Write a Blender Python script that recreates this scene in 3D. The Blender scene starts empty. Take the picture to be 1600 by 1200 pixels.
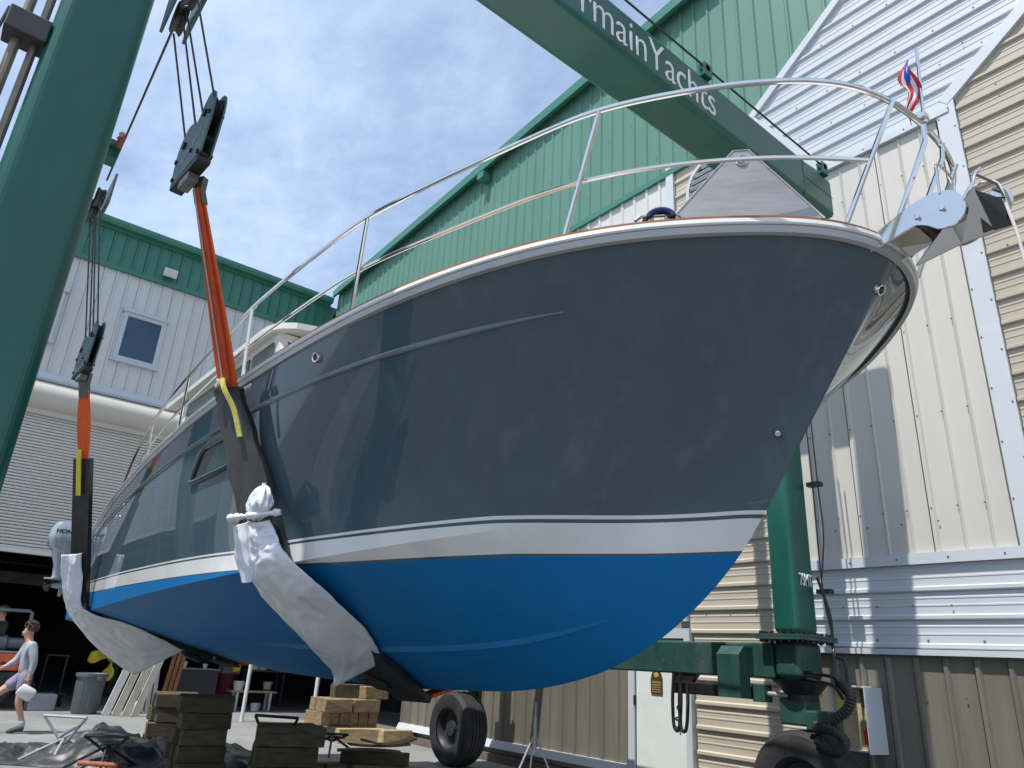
import bpy, bmesh, math, random
import numpy as np
from math import sin, cos, pi, radians, sqrt, atan2
from mathutils import Vector, Matrix, noise as mnoise
random.seed(7); RNG = np.random.default_rng(7)
scene = bpy.context.scene
COL = scene.collection

# ---------------------------------------------------------------- camera
def cam_matrix(yaw, pitch, roll, loc):
    f = Vector((cos(yaw)*cos(pitch), sin(yaw)*cos(pitch), sin(pitch)))
    r = f.cross(Vector((0, 0, 1))).normalized()
    d = f.cross(r)
    r2 = cos(roll)*r + sin(roll)*d
    d2 = -sin(roll)*r + cos(roll)*d
    m = Matrix((( r2.x, -d2.x, -f.x, loc[0]), (r2.y, -d2.y, -f.y, loc[1]), (r2.z, -d2.z, -f.z, loc[2]), (0, 0, 0, 1)))
    return m
cd = bpy.data.cameras.new('camera'); cam = bpy.data.objects.new('camera', cd); COL.objects.link(cam)
cd.sensor_width = 36; cd.lens = 1130.5/1600*36; cd.clip_end = 3000; cd.clip_start = .05
cam.matrix_world = cam_matrix(radians(141.838), radians(21.112), radians(-3.311), (0, 0, 1.6))
scene.camera = cam

# ---------------------------------------------------------------- sky, sun, exposure
SUN_EL = radians(64.5); SUN_TRAVEL = Vector((-.06, 1.0)).normalized()      # horizontal direction the light travels
w = bpy.data.worlds.new('World'); scene.world = w; w.use_nodes = True
nt = w.node_tree; nt.nodes.clear()
def N(t, tree, **kw):
    n = tree.nodes.new(t)
    for k, v in kw.items(): setattr(n, k, v)
    return n
out = N('ShaderNodeOutputWorld', nt); bg = N('ShaderNodeBackground', nt)
sky = N('ShaderNodeTexSky', nt); sky.sky_type = 'NISHITA'; sky.sun_disc = False
sky.sun_elevation = SUN_EL; sky.sun_rotation = atan2(-SUN_TRAVEL.x, -SUN_TRAVEL.y)
sky.air_density = 1.15; sky.dust_density = .7; sky.ozone_density = 2.5
tc = N('ShaderNodeTexCoord', nt); sep = N('ShaderNodeSeparateXYZ', nt)
nt.links.new(tc.outputs['Generated'], sep.inputs[0])
zz = N('ShaderNodeMath', nt, operation='MAXIMUM'); zz.inputs[1].default_value = .06
nt.links.new(sep.outputs['Z'], zz.inputs[0])
dv = N('ShaderNodeVectorMath', nt, operation='DIVIDE'); cb = N('ShaderNodeCombineXYZ', nt)
for k in range(3): nt.links.new(zz.outputs[0], cb.inputs[k])
nt.links.new(tc.outputs['Generated'], dv.inputs[0]); nt.links.new(cb.outputs[0], dv.inputs[1])
mp = N('ShaderNodeMapping', nt); mp.inputs['Scale'].default_value = (.8, 1.25, 1); mp.inputs['Rotation'].default_value = (0, 0, .5)
nt.links.new(dv.outputs[0], mp.inputs[0])
def noise(tree, vec, scale, detail=6, rough=.6, dist=0.):
    n = N('ShaderNodeTexNoise', tree); n.inputs['Scale'].default_value = scale; n.inputs['Detail'].default_value = detail
    n.inputs['Roughness'].default_value = rough; n.inputs['Distortion'].default_value = dist
    if vec: tree.links.new(vec, n.inputs['Vector'])
    return n
n1 = noise(nt, mp.outputs[0], 1.1, 8, .62, .3); n2 = noise(nt, mp.outputs[0], 6.5, 5, .65, .2)
ad = N('ShaderNodeMath', nt, operation='MULTIPLY_ADD'); ad.inputs[1].default_value = .32
nt.links.new(n2.outputs['Fac'], ad.inputs[0]); nt.links.new(n1.outputs['Fac'], ad.inputs[2])
rp = N('ShaderNodeMapRange', nt); rp.interpolation_type = 'SMOOTHSTEP'
rp.inputs['From Min'].default_value = .40; rp.inputs['From Max'].default_value = .95; rp.inputs['To Min'].default_value = .22; rp.inputs['To Max'].default_value = .92
nt.links.new(ad.outputs[0], rp.inputs[0])
mx = N('ShaderNodeMix', nt, data_type='RGBA'); nt.links.new(rp.outputs[0], mx.inputs[0])
nt.links.new(sky.outputs[0], mx.inputs[6]); mx.inputs[7].default_value = (4.6, 5.6, 7.3, 1)
nt.links.new(mx.outputs[2], bg.inputs['Color']); bg.inputs['Strength'].default_value = .15
nt.links.new(bg.outputs[0], out.inputs[0])
sl = bpy.data.lights.new('sun', 'SUN'); so = bpy.data.objects.new('sun', sl); COL.objects.link(so)
sl.energy = 4.6; sl.angle = radians(.55); sl.color = (1, .96, .9)
dirv = Vector((SUN_TRAVEL.x*cos(SUN_EL), SUN_TRAVEL.y*cos(SUN_EL), -sin(SUN_EL)))
so.rotation_euler = dirv.to_track_quat('-Z', 'Y').to_euler(); so.location = (-4, -6, 20)
vs = scene.view_settings; vs.view_transform = 'Standard'; vs.look = 'None'; vs.gamma = 1; vs.exposure = 0.17; vs.use_curve_mapping = False
scene.cycles.max_bounces = 8; scene.cycles.glossy_bounces = 4

# ---------------------------------------------------------------- materials
MATS = {}
def M(name, col=(.5, .5, .5), rough=.6, metal=0., var=.12, scale=3., bump=0., bscale=40., coat=0., stretch=(1, 1, 1), dirt=None, dscale=1.2, damt=.5, chips=None, ior=1.5, trans=0., seed=0.):
    if name in MATS: return MATS[name]
    m = bpy.data.materials.new(name); m.use_nodes = True; t = m.node_tree
    b = t.nodes['Principled BSDF']; b.inputs['Roughness'].default_value = rough; b.inputs['Metallic'].default_value = metal
    b.inputs['IOR'].default_value = ior; b.inputs['Coat Weight'].default_value = coat; b.inputs['Coat Roughness'].default_value = .03
    b.inputs['Transmission Weight'].default_value = trans
    co = N('ShaderNodeTexCoord', t); geo = N('ShaderNodeNewGeometry', t)
    ma = N('ShaderNodeMapping', t); ma.inputs['Scale'].default_value = stretch; ma.inputs['Location'].default_value = (seed, seed*2, 0)
    t.links.new(geo.outputs['Position'], ma.inputs[0])
    nz = noise(t, ma.outputs[0], scale, 6, .6)
    mr = N('ShaderNodeMapRange', t); mr.inputs['From Min'].default_value = .3; mr.inputs['From Max'].default_value = .7
    mr.inputs['To Min'].default_value = 1-var; mr.inputs['To Max'].default_value = 1+var
    t.links.new(nz.outputs['Fac'], mr.inputs[0])
    mu = N('ShaderNodeVectorMath', t, operation='SCALE'); mu.inputs[0].default_value = col[:3]
    t.links.new(mr.outputs[0], mu.inputs['Scale'])
    src = mu.outputs[0]
    if dirt:
        dn = noise(t, ma.outputs[0], dscale, 8, .7, .5)
        dr = N('ShaderNodeMapRange', t); dr.inputs['From Min'].default_value = .48; dr.inputs['From Max'].default_value = .72; dr.inputs['To Max'].default_value = damt
        t.links.new(dn.outputs['Fac'], dr.inputs[0])
        dm = N('ShaderNodeMix', t, data_type='RGBA'); t.links.new(dr.outputs[0], dm.inputs[0]); t.links.new(src, dm.inputs[6]); dm.inputs[7].default_value = (*dirt, 1)
        src = dm.outputs[2]
    if chips:
        cn = noise(t, geo.outputs['Position'], 26, 3, .7); cr = N('ShaderNodeMapRange', t); cr.inputs['From Min'].default_value = .69; cr.inputs['From Max'].default_value = .71
        t.links.new(cn.outputs['Fac'], cr.inputs[0]); cm = N('ShaderNodeMix', t, data_type='RGBA'); t.links.new(cr.outputs[0], cm.inputs[0]); t.links.new(src, cm.inputs[6]); cm.inputs[7].default_value = (*chips, 1); src = cm.outputs[2]
    t.links.new(src, b.inputs['Base Color'])
    rr = N('ShaderNodeMapRange', t); rr.inputs['To Min'].default_value = max(.02, rough*.8); rr.inputs['To Max'].default_value = min(1, rough*1.2)
    t.links.new(nz.outputs['Fac'], rr.inputs[0]); t.links.new(rr.outputs[0], b.inputs['Roughness'])
    if bump:
        bn = noise(t, ma.outputs[0], bscale, 4, .6); bp = N('ShaderNodeBump', t); bp.inputs['Strength'].default_value = bump; bp.inputs['Distance'].default_value = .02
        t.links.new(bn.outputs['Fac'], bp.inputs['Height']); t.links.new(bp.outputs[0], b.inputs['Normal'])
    MATS[name] = m; return m

LIFT = M('lift_green_paint', (.010, .10, .074), .3, var=.14, scale=2.5, bump=.03, bscale=25, dirt=(.04, .075, .065), dscale=2.6, damt=.3, stretch=(1, 1, .35), chips=(.05, .12, .10))
LIFTW = M('weathered_green_paint', (.02, .075, .056), .42, var=.35, scale=4, bump=.05, bscale=30, dirt=(.085, .10, .098), dscale=2.2, damt=.8, stretch=(1, 1, .3), chips=(.30, .30, .28))
BLOCKG = M('block_teal_paint', (.08, .14, .14), .45, var=.15, scale=6, dirt=(.03, .03, .03), dscale=4, damt=.6)
BLACK = M('black_steel', (.012, .012, .013), .45, var=.3, scale=6)
RUBBER = M('tyre_rubber', (.022, .022, .024), .7, var=.25, scale=9, dirt=(.1, .1, .1), dscale=5, damt=.35)
CABLE = M('wire_rope', (.07, .065, .06), .5, .5, var=.2, scale=60)
PIPE = M('hydraulic_pipe', (.25, .2, .15), .4, .5, var=.2, scale=8)
STEEL = M('polished_stainless', (.72, .71, .69), .09, 1., var=.03, scale=4)
BRUSH = M('brushed_stainless', (.36, .345, .325), .36, .7, var=.06, scale=6, stretch=(1, 1, 8))
GREENW = M('green_siding', (.095, .225, .165), .45, var=.05, scale=1.2, stretch=(1, 1, .15), dirt=(.12, .235, .19), dscale=.8, damt=.3, bump=.22, bscale=1.9)
GREEND = M('green_fascia', (.045, .19, .135), .4, var=.06, scale=1.3, stretch=(1, 1, .2), bump=.22, bscale=1.9)
WHITEP = M('white_siding', (.60, .60, .58), .5, var=.04, scale=1.1, stretch=(1, 1, .15), dirt=(.45, .44, .41), dscale=.9, damt=.3, bump=.22, bscale=1.9)
GREYP = M('pale_grey_siding', (.62, .62, .61), .5, var=.04, scale=1.1, stretch=(1, 1, .15), dirt=(.45, .44, .42), dscale=.9, damt=.35, bump=.22, bscale=1.9)
BEIGEV = M('beige_siding', (.55, .53, .48), .5, var=.04, scale=1.2, stretch=(1, 1, .12), dirt=(.5, .46, .38), dscale=.9, damt=.3, bump=.22, bscale=1.9)
BEIGEL = M('tan_lap_siding', (.42, .37, .29), .5, var=.05, scale=1.5, stretch=(.15, 1, 1), dirt=(.5, .46, .38), dscale=1.0, damt=.35, bump=.22, bscale=1.9)
BEIGED = M('cream_lap_siding', (.52, .47, .38), .5, var=.05, scale=1.5, stretch=(.15, 1, 1), dirt=(.3, .27, .22), dscale=1.4, damt=.35, bump=.22, bscale=1.9)
BROWNP = M('weathered_brown_siding', (.155, .14, .11), .6, var=.18, scale=3, stretch=(1, 1, .1), dirt=(.26, .25, .23), dscale=1.6, damt=.55, bump=.04)
SNOW = M('white_trim', (.53, .57, .60), .4, var=.03, scale=2, dirt=(.6, .62, .63), dscale=1.4, damt=.3, bump=.22, bscale=1.9)
SCREW = M('screw_heads', (.16, .16, .16), .5, .4)
SLAT = M('roller_slat', (.64, .62, .58), .45, var=.03, scale=.8, stretch=(1, .3, .3))
HOOD = M('door_hood', (.55, .51, .45), .4, var=.05, scale=.8, dirt=(.5, .47, .42), dscale=.7, damt=.4, bump=.22, bscale=1.9)
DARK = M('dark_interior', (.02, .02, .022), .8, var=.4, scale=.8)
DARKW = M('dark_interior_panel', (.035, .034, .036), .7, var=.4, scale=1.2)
CONC = M('concrete_yard', (.235, .24, .235), .75, var=.18, scale=.8, bump=.12, bscale=30, dirt=(.13, .13, .125), dscale=.5, damt=.6)
CURB = M('brown_curb', (.16, .115, .10), .85, var=.3, scale=3, bump=.2, bscale=20)
WOODN = M('fresh_timber', (.44, .33, .18), .7, var=.25, scale=6, stretch=(1, 1, 4), dirt=(.22, .14, .06), dscale=3, damt=.5, bump=.1)
WOODO = M('weathered_timber', (.085, .07, .04), .8, var=.4, scale=7, stretch=(1, 1, 4), dirt=(.05, .045, .03), dscale=3, damt=.7, bump=.2)
WOODM = M('brown_timber', (.25, .18, .10), .75, var=.35, scale=7, stretch=(1, 1, 4), dirt=(.12, .085, .045), dscale=3.5, damt=.7, bump=.15)
ORANGE = M('orange_webbing', (.72, .10, .012), .75, var=.15, scale=12, stretch=(3, 3, 1), bump=.15, bscale=180)
SLEEVE = M('black_sleeve', (.022, .021, .021), .5, var=.4, scale=7, stretch=(1, 1, .3), dirt=(.1, .095, .09), dscale=5, damt=.35, bump=.08, bscale=40)
PLASTIC = M('plastic_wrap', (.72, .745, .78), .22, var=.06, scale=4, bump=.10, bscale=14, coat=.35)
PLASTICS = M('plastic_knot', (.76, .78, .81), .25, var=.08, scale=6, bump=.3, bscale=16, coat=.4)
YELLOWW = M('yellow_strap', (.50, .43, .10), .7, var=.25, scale=25)
GELWHITE = M('white_gelcoat', (.72, .70, .66), .22, var=.03, scale=2, coat=.3)
TEAK = M('teak', (.33, .14, .05), .45, var=.2, scale=12, stretch=(.3, 1, 1))
GLASS = M('dark_glass', (.012, .016, .018), .04, var=.2, scale=1, coat=.3)
GGLASS = M('green_glass', (.025, .07, .06), .05, var=.3, scale=2)
BGLASS = M('blue_window_glass', (.03, .065, .12), .08, var=.25, scale=.9)
YPROP = M('yellow_paint', (.50, .38, .025), .45, var=.2, scale=6, dirt=(.25, .17, .02), dscale=4, damt=.5)
BIN = M('grey_bin_plastic', (.10, .115, .13), .5, var=.12, scale=4)
TARP = M('black_tarp', (.035, .035, .04), .42, var=.4, scale=4, bump=.3, bscale=14, dirt=(.13, .13, .135), dscale=2.5, damt=.6)
ALU = M('aluminium', (.50, .52, .54), .4, .6, var=.1, scale=5)
WHITEPL = M('white_plastic', (.62, .62, .6), .45, var=.08, scale=5)
REDP = M('dark_red_paint', (.12, .01, .015), .5, var=.2, scale=4)
ENGINE = M('silver_engine_cowl', (.38, .43, .48), .28, .35, var=.05, scale=3, coat=.3)
ORPAINT = M('orange_machine_paint', (.62, .12, .03), .45, var=.12, scale=4)
INK = M('black_lettering', (.015, .015, .018), .5)
WINK = M('white_lettering', (.75, .76, .75), .5)
GOLD = M('gold_lettering', (.55, .33, .06), .5, var=.2, scale=40)
NAVY = M('navy_rope', (.012, .02, .10), .8, var=.3, scale=90)
ROPE = M('white_rope', (.62, .6, .55), .8, var=.25, scale=120)
SKIN = M('skin', (.52, .29, .20), .55, var=.1, scale=9)
HAIR = M('brown_hair', (.06, .032, .016), .6, var=.7, scale=40, bump=.6, bscale=60)
SHIRT = M('grey_shirt', (.33, .36, .40), .8, var=.1, scale=6, bump=.3, bscale=16)
SHORTS = M('mauve_shorts', (.22, .19, .29), .8, var=.12, scale=6, bump=.3, bscale=16)
SHOE = M('dark_shoe', (.05, .05, .045), .7, var=.2, scale=9)
SOCK = M('lilac_sock', (.5, .48, .6), .8, var=.1)
DCLOTH = M('dark_clothes', (.02, .02, .025), .8, var=.3)
REDCAP = M('red_cap', (.35, .06, .03), .7, var=.2, scale=9)
FLAGR = M('flag_red', (.45, .015, .03), .7); FLAGW = M('flag_white', (.72, .72, .74), .7); FLAGB = M('flag_blue', (.02, .08, .5), .7)
YLABEL = M('yellow_label', (.62, .50, .16), .5, var=.1); RLABEL = M('red_label', (.5, .02, .02), .5)

# ---------------------------------------------------------------- mesh helpers
class MB:
    def __init__(s): s.v = []; s.f = []; s.smooth = []
    def add(s, verts, faces, smooth=False):
        o = len(s.v); s.v += [tuple(map(float, p)) for p in verts]
        for f in faces: s.f.append([i+o for i in f]); s.smooth.append(smooth)
        return s
    def box(s, lo, hi, rot=None, piv=None, bev=0.):
        x0, y0, z0 = lo; x1, y1, z1 = hi
        if bev > 0:
            bm = bmesh.new(); bmesh.ops.create_cube(bm, size=1)
            for v in bm.verts: v.co = Vector(((x0+x1)/2+v.co.x*(x1-x0), (y0+y1)/2+v.co.y*(y1-y0), (z0+z1)/2+v.co.z*(z1-z0)))
            bmesh.ops.bevel(bm, geom=list(bm.edges), offset=bev, segments=2 if bev < .03 else 6, affect='EDGES', profile=.5)
            bm.verts.ensure_lookup_table(); vv = [v.co.copy() for v in bm.verts]; bm.verts.index_update(); ff = [[v.index for v in f.verts] for f in bm.faces]; bm.free()
        else:
            vv = [Vector(p) for p in ((x0, y0, z0), (x1, y0, z0), (x1, y1, z0), (x0, y1, z0), (x0, y0, z1), (x1, y0, z1), (x1, y1, z1), (x0, y1, z1))]
            ff = [(0, 3, 2, 1), (4, 5, 6, 7), (0, 1, 5, 4), (1, 2, 6, 5), (2, 3, 7, 6), (3, 0, 4, 7)]
        if rot is not None:
            pv = Vector(piv) if piv is not None else Vector(((x0+x1)/2, (y0+y1)/2, (z0+z1)/2))
            vv = [pv+rot@(p-pv) for p in vv]
        return s.add(vv, ff)
    def tube(s, path, r, seg=10, caps=True, closed=False, smooth=True):
        P = [Vector(p) for p in path]; n = len(P); rr = r if hasattr(r, '__len__') else [r]*n
        rings = []; prev = None
        for i in range(n):
            a = P[(i-1) % n] if (closed or i > 0) else P[i]; b = P[(i+1) % n] if (closed or i < n-1) else P[i]
            t = (b-a).normalized()
            if prev is None:
                up = Vector((0, 0, 1)) if abs(t.z) < .9 else Vector((1, 0, 0)); x = t.cross(up).normalized()
            else:
                x = (prev-t*prev.dot(t)).normalized()
            y = t.cross(x); prev = x
            rings.append([P[i]+(x*cos(2*pi*k/seg)+y*sin(2*pi*k/seg))*rr[i] for k in range(seg)])
        vv = [p for R in rings for p in R]; ff = []
        for i in range(n if closed else n-1):
            j = (i+1) % n
            for k in range(seg): ff.append((i*seg+k, i*seg+(k+1) % seg, j*seg+(k+1) % seg, j*seg+k))
        s.add(vv, ff, smooth)
        if caps and not closed:
            s.add(rings[0], [list(range(seg))[::-1]]); s.add(rings[-1], [list(range(seg))])
        return s
    def cyl(s, a, b, r, seg=16, smooth=True): return s.tube([a, b], r, seg, True, False, smooth)
    def prism(s, poly, ax, a, b):
        """poly: 2D points in the two other axes (order x,y,z without ax), extruded along ax from a to b."""
        def mk(p, c):
            q = list(p); q.insert(ax, c); return q
        n = len(poly); vv = [mk(p, a) for p in poly]+[mk(p, b) for p in poly]
        ff = [list(range(n))[::-1], list(range(n, 2*n))]+[(i, (i+1) % n, n+(i+1) % n, n+i) for i in range(n)]
        return s.add(vv, ff)
    def lathe(s, prof, c, ax, seg=32, smooth=True):
        """prof: (radius, offset along ax) list; ax 0/1/2."""
        u, v = [(1, 2), (2, 0), (0, 1)][ax]; vv = []; n = len(prof)
        for r, o in prof:
            for k in range(seg):
                p = [0, 0, 0]; p[ax] = c[ax]+o; p[u] = c[u]+r*cos(2*pi*k/seg); p[v] = c[v]+r*sin(2*pi*k/seg); vv.append(p)
        ff = [(i*seg+k, i*seg+(k+1) % seg, (i+1)*seg+(k+1) % seg, (i+1)*seg+k) for i in range(n-1) for k in range(seg)]
        return s.add(vv, ff, smooth)
    def ball(s, c, r, seg=14, rings=9, sc=(1, 1, 1)):
        vv = [(c[0]+sc[0]*r*sin(pi*i/rings)*cos(2*pi*k/seg), c[1]+sc[1]*r*sin(pi*i/rings)*sin(2*pi*k/seg), c[2]+sc[2]*r*cos(pi*i/rings)) for i in range(rings+1) for k in range(seg)]
        ff = [(i*seg+k, (i+1)*seg+k, (i+1)*seg+(k+1) % seg, i*seg+(k+1) % seg) for i in range(rings) for k in range(seg)]
        return s.add(vv, ff, True)
    def grid(s, P, smooth=True, flip=False):
        n = len(P); m = len(P[0]); vv = [p for R in P for p in R]
        ff = [(i*m+j, i*m+j+1, (i+1)*m+j+1, (i+1)*m+j) for i in range(n-1) for j in range(m-1)]
        if flip: ff = [f[::-1] for f in ff]
        return s.add(vv, ff, smooth)
    def strip(s, path, wv, th, smooth=True):
        """thick ribbon: path points, half-width vectors, thickness along the ribbon normal."""
        n = len(path); rows = []
        for i in range(n):
            p = Vector(path[i]); w_ = Vector(wv[i]); t = (Vector(path[min(i+1, n-1)])-Vector(path[max(i-1, 0)])).normalized()
            nn = t.cross(w_).normalized()*th
            rows.append([p-w_-nn, p+w_-nn, p+w_+nn, p-w_+nn, p-w_-nn])
        s.grid(rows, smooth)
        s.add(rows[0][:4], [(0, 1, 2, 3)]); s.add(rows[-1][:4], [(3, 2, 1, 0)])
        return s

ORIGIN = {}
def finish(o, kind=None, label=None, cat=None, group=None):
    if kind: o['kind'] = kind
    if label: o['label'] = label
    if cat: o['category'] = cat
    if group: o['group'] = group
    return o
def build(name, mb, mat, parent=None, origin=None, sharp=35, recalc=True, **kw):
    me = bpy.data.meshes.new(name)
    V = np.array(mb.v, float)
    if origin is None:
        origin = Vector(((V[:, 0].min()+V[:, 0].max())/2, (V[:, 1].min()+V[:, 1].max())/2, V[:, 2].min()))
    origin = Vector(origin)
    me.from_pydata([tuple(p-np.array(origin)) for p in V], [], mb.f)
    if recalc:
        bm = bmesh.new(); bm.from_mesh(me); bmesh.ops.remove_doubles(bm, verts=bm.verts, dist=1e-5); bmesh.ops.recalc_face_normals(bm, faces=bm.faces); bm.to_mesh(me); bm.free()
        if any(mb.smooth):
            me.polygons.foreach_set('use_smooth', [True]*len(me.polygons)); me.set_sharp_from_angle(angle=radians(sharp))
    else:
        me.polygons.foreach_set('use_smooth', mb.smooth)
    for m in (mat if isinstance(mat, list) else [mat]): me.materials.append(m)
    o = bpy.data.objects.new(name, me); COL.objects.link(o)
    place(o, origin, parent)
    return finish(o, **kw)
def place(o, origin, parent=None):
    ORIGIN[o.name] = Vector(origin)
    if parent is not None:
        o.parent = parent; o.location = Vector(origin)-ORIGIN[parent.name]
    else: o.location = origin
def thing(name, origin, label, cat, group=None):
    o = bpy.data.objects.new(name, None); COL.objects.link(o); o.empty_display_size = .2
    place(o, origin); return finish(o, None, label, cat, group)
def dupe(src, name, origin, parent=None, rot=None, scale=None):
    o = src.copy(); o.name = name; COL.objects.link(o); o.parent = None
    for k in list(o.keys()):
        if k in ('label', 'category', 'group', 'kind'): del o[k]
    place(o, origin, parent)
    if rot: o.rotation_euler = rot
    if scale: o.scale = scale
    return o
def text_obj(txt, name, mat, parent, loc, xdir, ydir, size, extr=.004, width=None, thin=0.):
    c = bpy.data.curves.new(name, 'FONT'); c.body = txt; c.size = size; c.extrude = extr; c.offset = thin; c.resolution_u = 6
    t = bpy.data.objects.new(name, c); COL.objects.link(t)
    dg = bpy.context.evaluated_depsgraph_get(); me = bpy.data.meshes.new_from_object(t.evaluated_get(dg))
    bpy.data.objects.remove(t); bpy.data.curves.remove(c)
    V = np.array([v.co[:] for v in me.vertices]); wd = V[:, 0].max()-V[:, 0].min(); kx = (width/wd) if width else 1
    X = Vector(xdir).normalized(); Y = Vector(ydir).normalized(); Z = X.cross(Y)
    for v in me.vertices:
        p = v.co.copy(); v.co = X*((p.x-V[:, 0].min())*kx)+Y*p.y+Z*p.z
    me.materials.clear(); me.materials.append(mat)
    o = bpy.data.objects.new(name, me); COL.objects.link(o); place(o, loc, parent); return o

def resample(P, n, power=1.0):
    P = np.array(P, float); d = np.r_[0, np.cumsum(np.linalg.norm(np.diff(P, axis=0), axis=1))]
    s = d[-1]*np.linspace(0, 1, n)**power
    return np.stack([np.interp(s, d, P[:, k]) for k in range(P.shape[1])], 1)
def smooth_curve(P, it=60, mirror=None, n=400):
    """dense resample then Laplacian smoothing; mirror = axis whose sign flips at the first end."""
    Q = resample(P, n)
    for _ in range(it):
        A = Q.copy(); A[1:-1] = .25*Q[:-2]+.5*Q[1:-1]+.25*Q[2:]
        if mirror is not None:
            m = Q[1].copy(); m[mirror] *= -1; A[0] = .5*Q[0]+.5*.5*(m+Q[1]); A[0][mirror] = 0
        Q = A
    return Q
def catmull(P, n):
    P = [np.array(p, float) for p in P]; P = [2*P[0]-P[1]]+P+[2*P[-1]-P[-2]]; out_ = []
    seg = len(P)-3
    for i in range(n):
        t = i/(n-1)*seg; k = min(int(t), seg-1); u = t-k; a, b, c, d = P[k:k+4]
        out_.append(.5*((2*b)+(-a+c)*u+(2*a-5*b+4*c-d)*u*u+(-a+3*b-3*c+d)*u**3))
    return out_
def rotz(a): return Matrix.Rotation(a, 3, 'Z')

# ================================================================ SETTING
g = MB(); g.add([(-400, -400, 0), (400, -400, 0), (400, 400, 0), (-400, 400, 0)], [(0, 1, 2, 3)])
LOWBOUNCE = M('low_bounce_ground', (.14, .14, .14), .85, var=.25, scale=1.5, bump=.2, bscale=60, dirt=(.12, .12, .12), dscale=.6, damt=.5)  # unseen ground made dark asphalt to cut bounce light onto the hull
build('ground', g, LOWBOUNCE, origin=(0, 0, 0), kind='structure')
g = MB(); g.add([(-60, -12, .004), (-8.2, -12, .004), (-8.2, 8.7, .004), (-60, 8.7, .004)], [(0, 1, 2, 3)])
build('concrete_apron', g, CONC, origin=(-20, 0, 0.004), kind='structure')

WY = 8.8                      # face of the right-hand building (runs along x)
LX = -21.0                    # face of the left-hand building (runs along y)
RIB = [(0, 0), (.016, .03), (.05, .03), (.066, 0), (.145, 0), (.15, .005), (.165, .005), (.17, 0), (.225, 0), (.23, .005), (.245, .005), (.25, 0), (.305, 0)]
RIB1 = [(0, 0), (.004, -.016), (.013, -.016), (.017, .03), (.052, .03), (.073, 0), (.305, 0)]
def rib_profile(width, pitch, base):
    pr = []; k = 0
    while k*pitch < width-1e-4:
        for u, d in base:
            x = k*pitch+u
            if x <= width and (not pr or x > pr[-1][0]+1e-5): pr.append((x, d))
        k += 1
    if pr[-1][0] < width-1e-5: pr.append((width, 0))
    return pr
def siding(name, mat, parent, u0, u1, width, fmap, lo, hi, base=RIB, pitch=.305, gap=.004):
    """one object per sheet: profile across u, running along v from lo(u) to hi(u); fmap(u, v, d) -> xyz"""
    u = u0; res = []
    while u < u1-.02:
        wd = min(width, u1-u); pr = rib_profile(wd-gap, pitch, base)
        A = []; B = []; ok = False
        for du, d in pr:
            a = lo(u+du); b = max(a, hi(u+du)); ok = ok or b-a > .02
            A.append(fmap(u+du, a, d)); B.append(fmap(u+du, b, d))
        if ok:
            mb = MB(); n = len(A)
            inner = [fmap(u+pr[0][0], lo(u), -.03), fmap(u+pr[-1][0], lo(u+pr[-1][0]), -.03)]
            mb.add(A+B, [(i, i+1, n+i+1, n+i) for i in range(n-1)])
            C0 = [fmap(u+du, lo(u+du), -.022) for du, d in pr]; C1 = [fmap(u+du, max(lo(u+du), hi(u+du)), -.022) for du, d in pr]
            mb.add(A+C0, [(i, i+1, n+i+1, n+i) for i in range(n-1)]); mb.add(B+C1, [(i, i+1, n+i+1, n+i) for i in range(n-1)])
            res.append(build(name, mb, mat, parent))
        u += width
    return res
def cst(c): return lambda u: c
FV = lambda u, v, d: (u, WY-d, v)              # right building, vertical ribs: u = x, v = z
FH = lambda u, v, d: (v, WY-d, u)              # right building, horizontal ribs: u = z, v = x
LV = lambda u, v, d: (LX+d, u, v)              # left building, vertical ribs: u = y, v = z

# ---------------------------------------------------------------- right-hand building
def roof_z(x): return 12.87+.0621*(x+21.4)
rb = thing('boatyard_shed', (-8, 14, 0), 'long boatyard shed with green, beige and white metal siding behind the boat bow', 'building')
mb = MB(); mb.prism([(-14.3, 0), (8, 0), (8, roof_z(8)-.02), (-20.9, roof_z(-20.9)-.02), (-20.9, 3.05), (-14.3, 3.05)], 1, WY+.03, 24)
build('wall', mb, M('shed_wall', (.25, .24, .22), .8), rb)
mb = MB(); mb.prism([(-20.9, roof_z(-20.9)), (8, roof_z(8)), (8, roof_z(8)+.2), (-20.9, roof_z(-20.9)+.2)], 1, WY-.16, 24.2)
rf = build('roof', mb, GREEND, rb)
mb = MB(); mb.prism([(-20.9, roof_z(-20.9)-.16), (8, roof_z(8)-.16), (8, roof_z(8)+.06), (-20.9, roof_z(-20.9)+.06)], 1, WY-.24, WY-.165)
build('gutter', mb, GREEND, rf)
LEFTE = lambda z: (-4.08-(z-8.6)/1.43) if z < 10.2 else (-5.19+(z-10.2)/.78)     # edges of the slanted white panel
RIGHTE = lambda z: -2.5+(z-8.65)/.76
zg = 10.12
def green_lo(x): return max(zg, 10.2+(x+5.19)*.78) if x > -5.19 else zg
siding('siding_panel', GREENW, rb, -20.9, 1.5, .915, FV, green_lo, lambda x: roof_z(x)-.02, base=RIB1)
siding('siding_panel', WHITEP, rb, -20.9, -6.98, .915, FV, cst(3.1), cst(zg-.1), base=RIB1)
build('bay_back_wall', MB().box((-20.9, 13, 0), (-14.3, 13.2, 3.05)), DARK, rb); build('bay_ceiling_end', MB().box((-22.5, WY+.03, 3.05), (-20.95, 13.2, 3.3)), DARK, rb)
siding('siding_panel', BROWNP, rb, -14.3, -7.98, .915, FV, cst(.3), cst(3.0), base=RIB1)
siding('lap_board', BEIGED, rb, .3, 10.0, .305, FH, lambda z: (-6.72 if z < 2.12 else -6.78), lambda z: (-4.98 if z < 8.6 else LEFTE(z)-.06))
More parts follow.
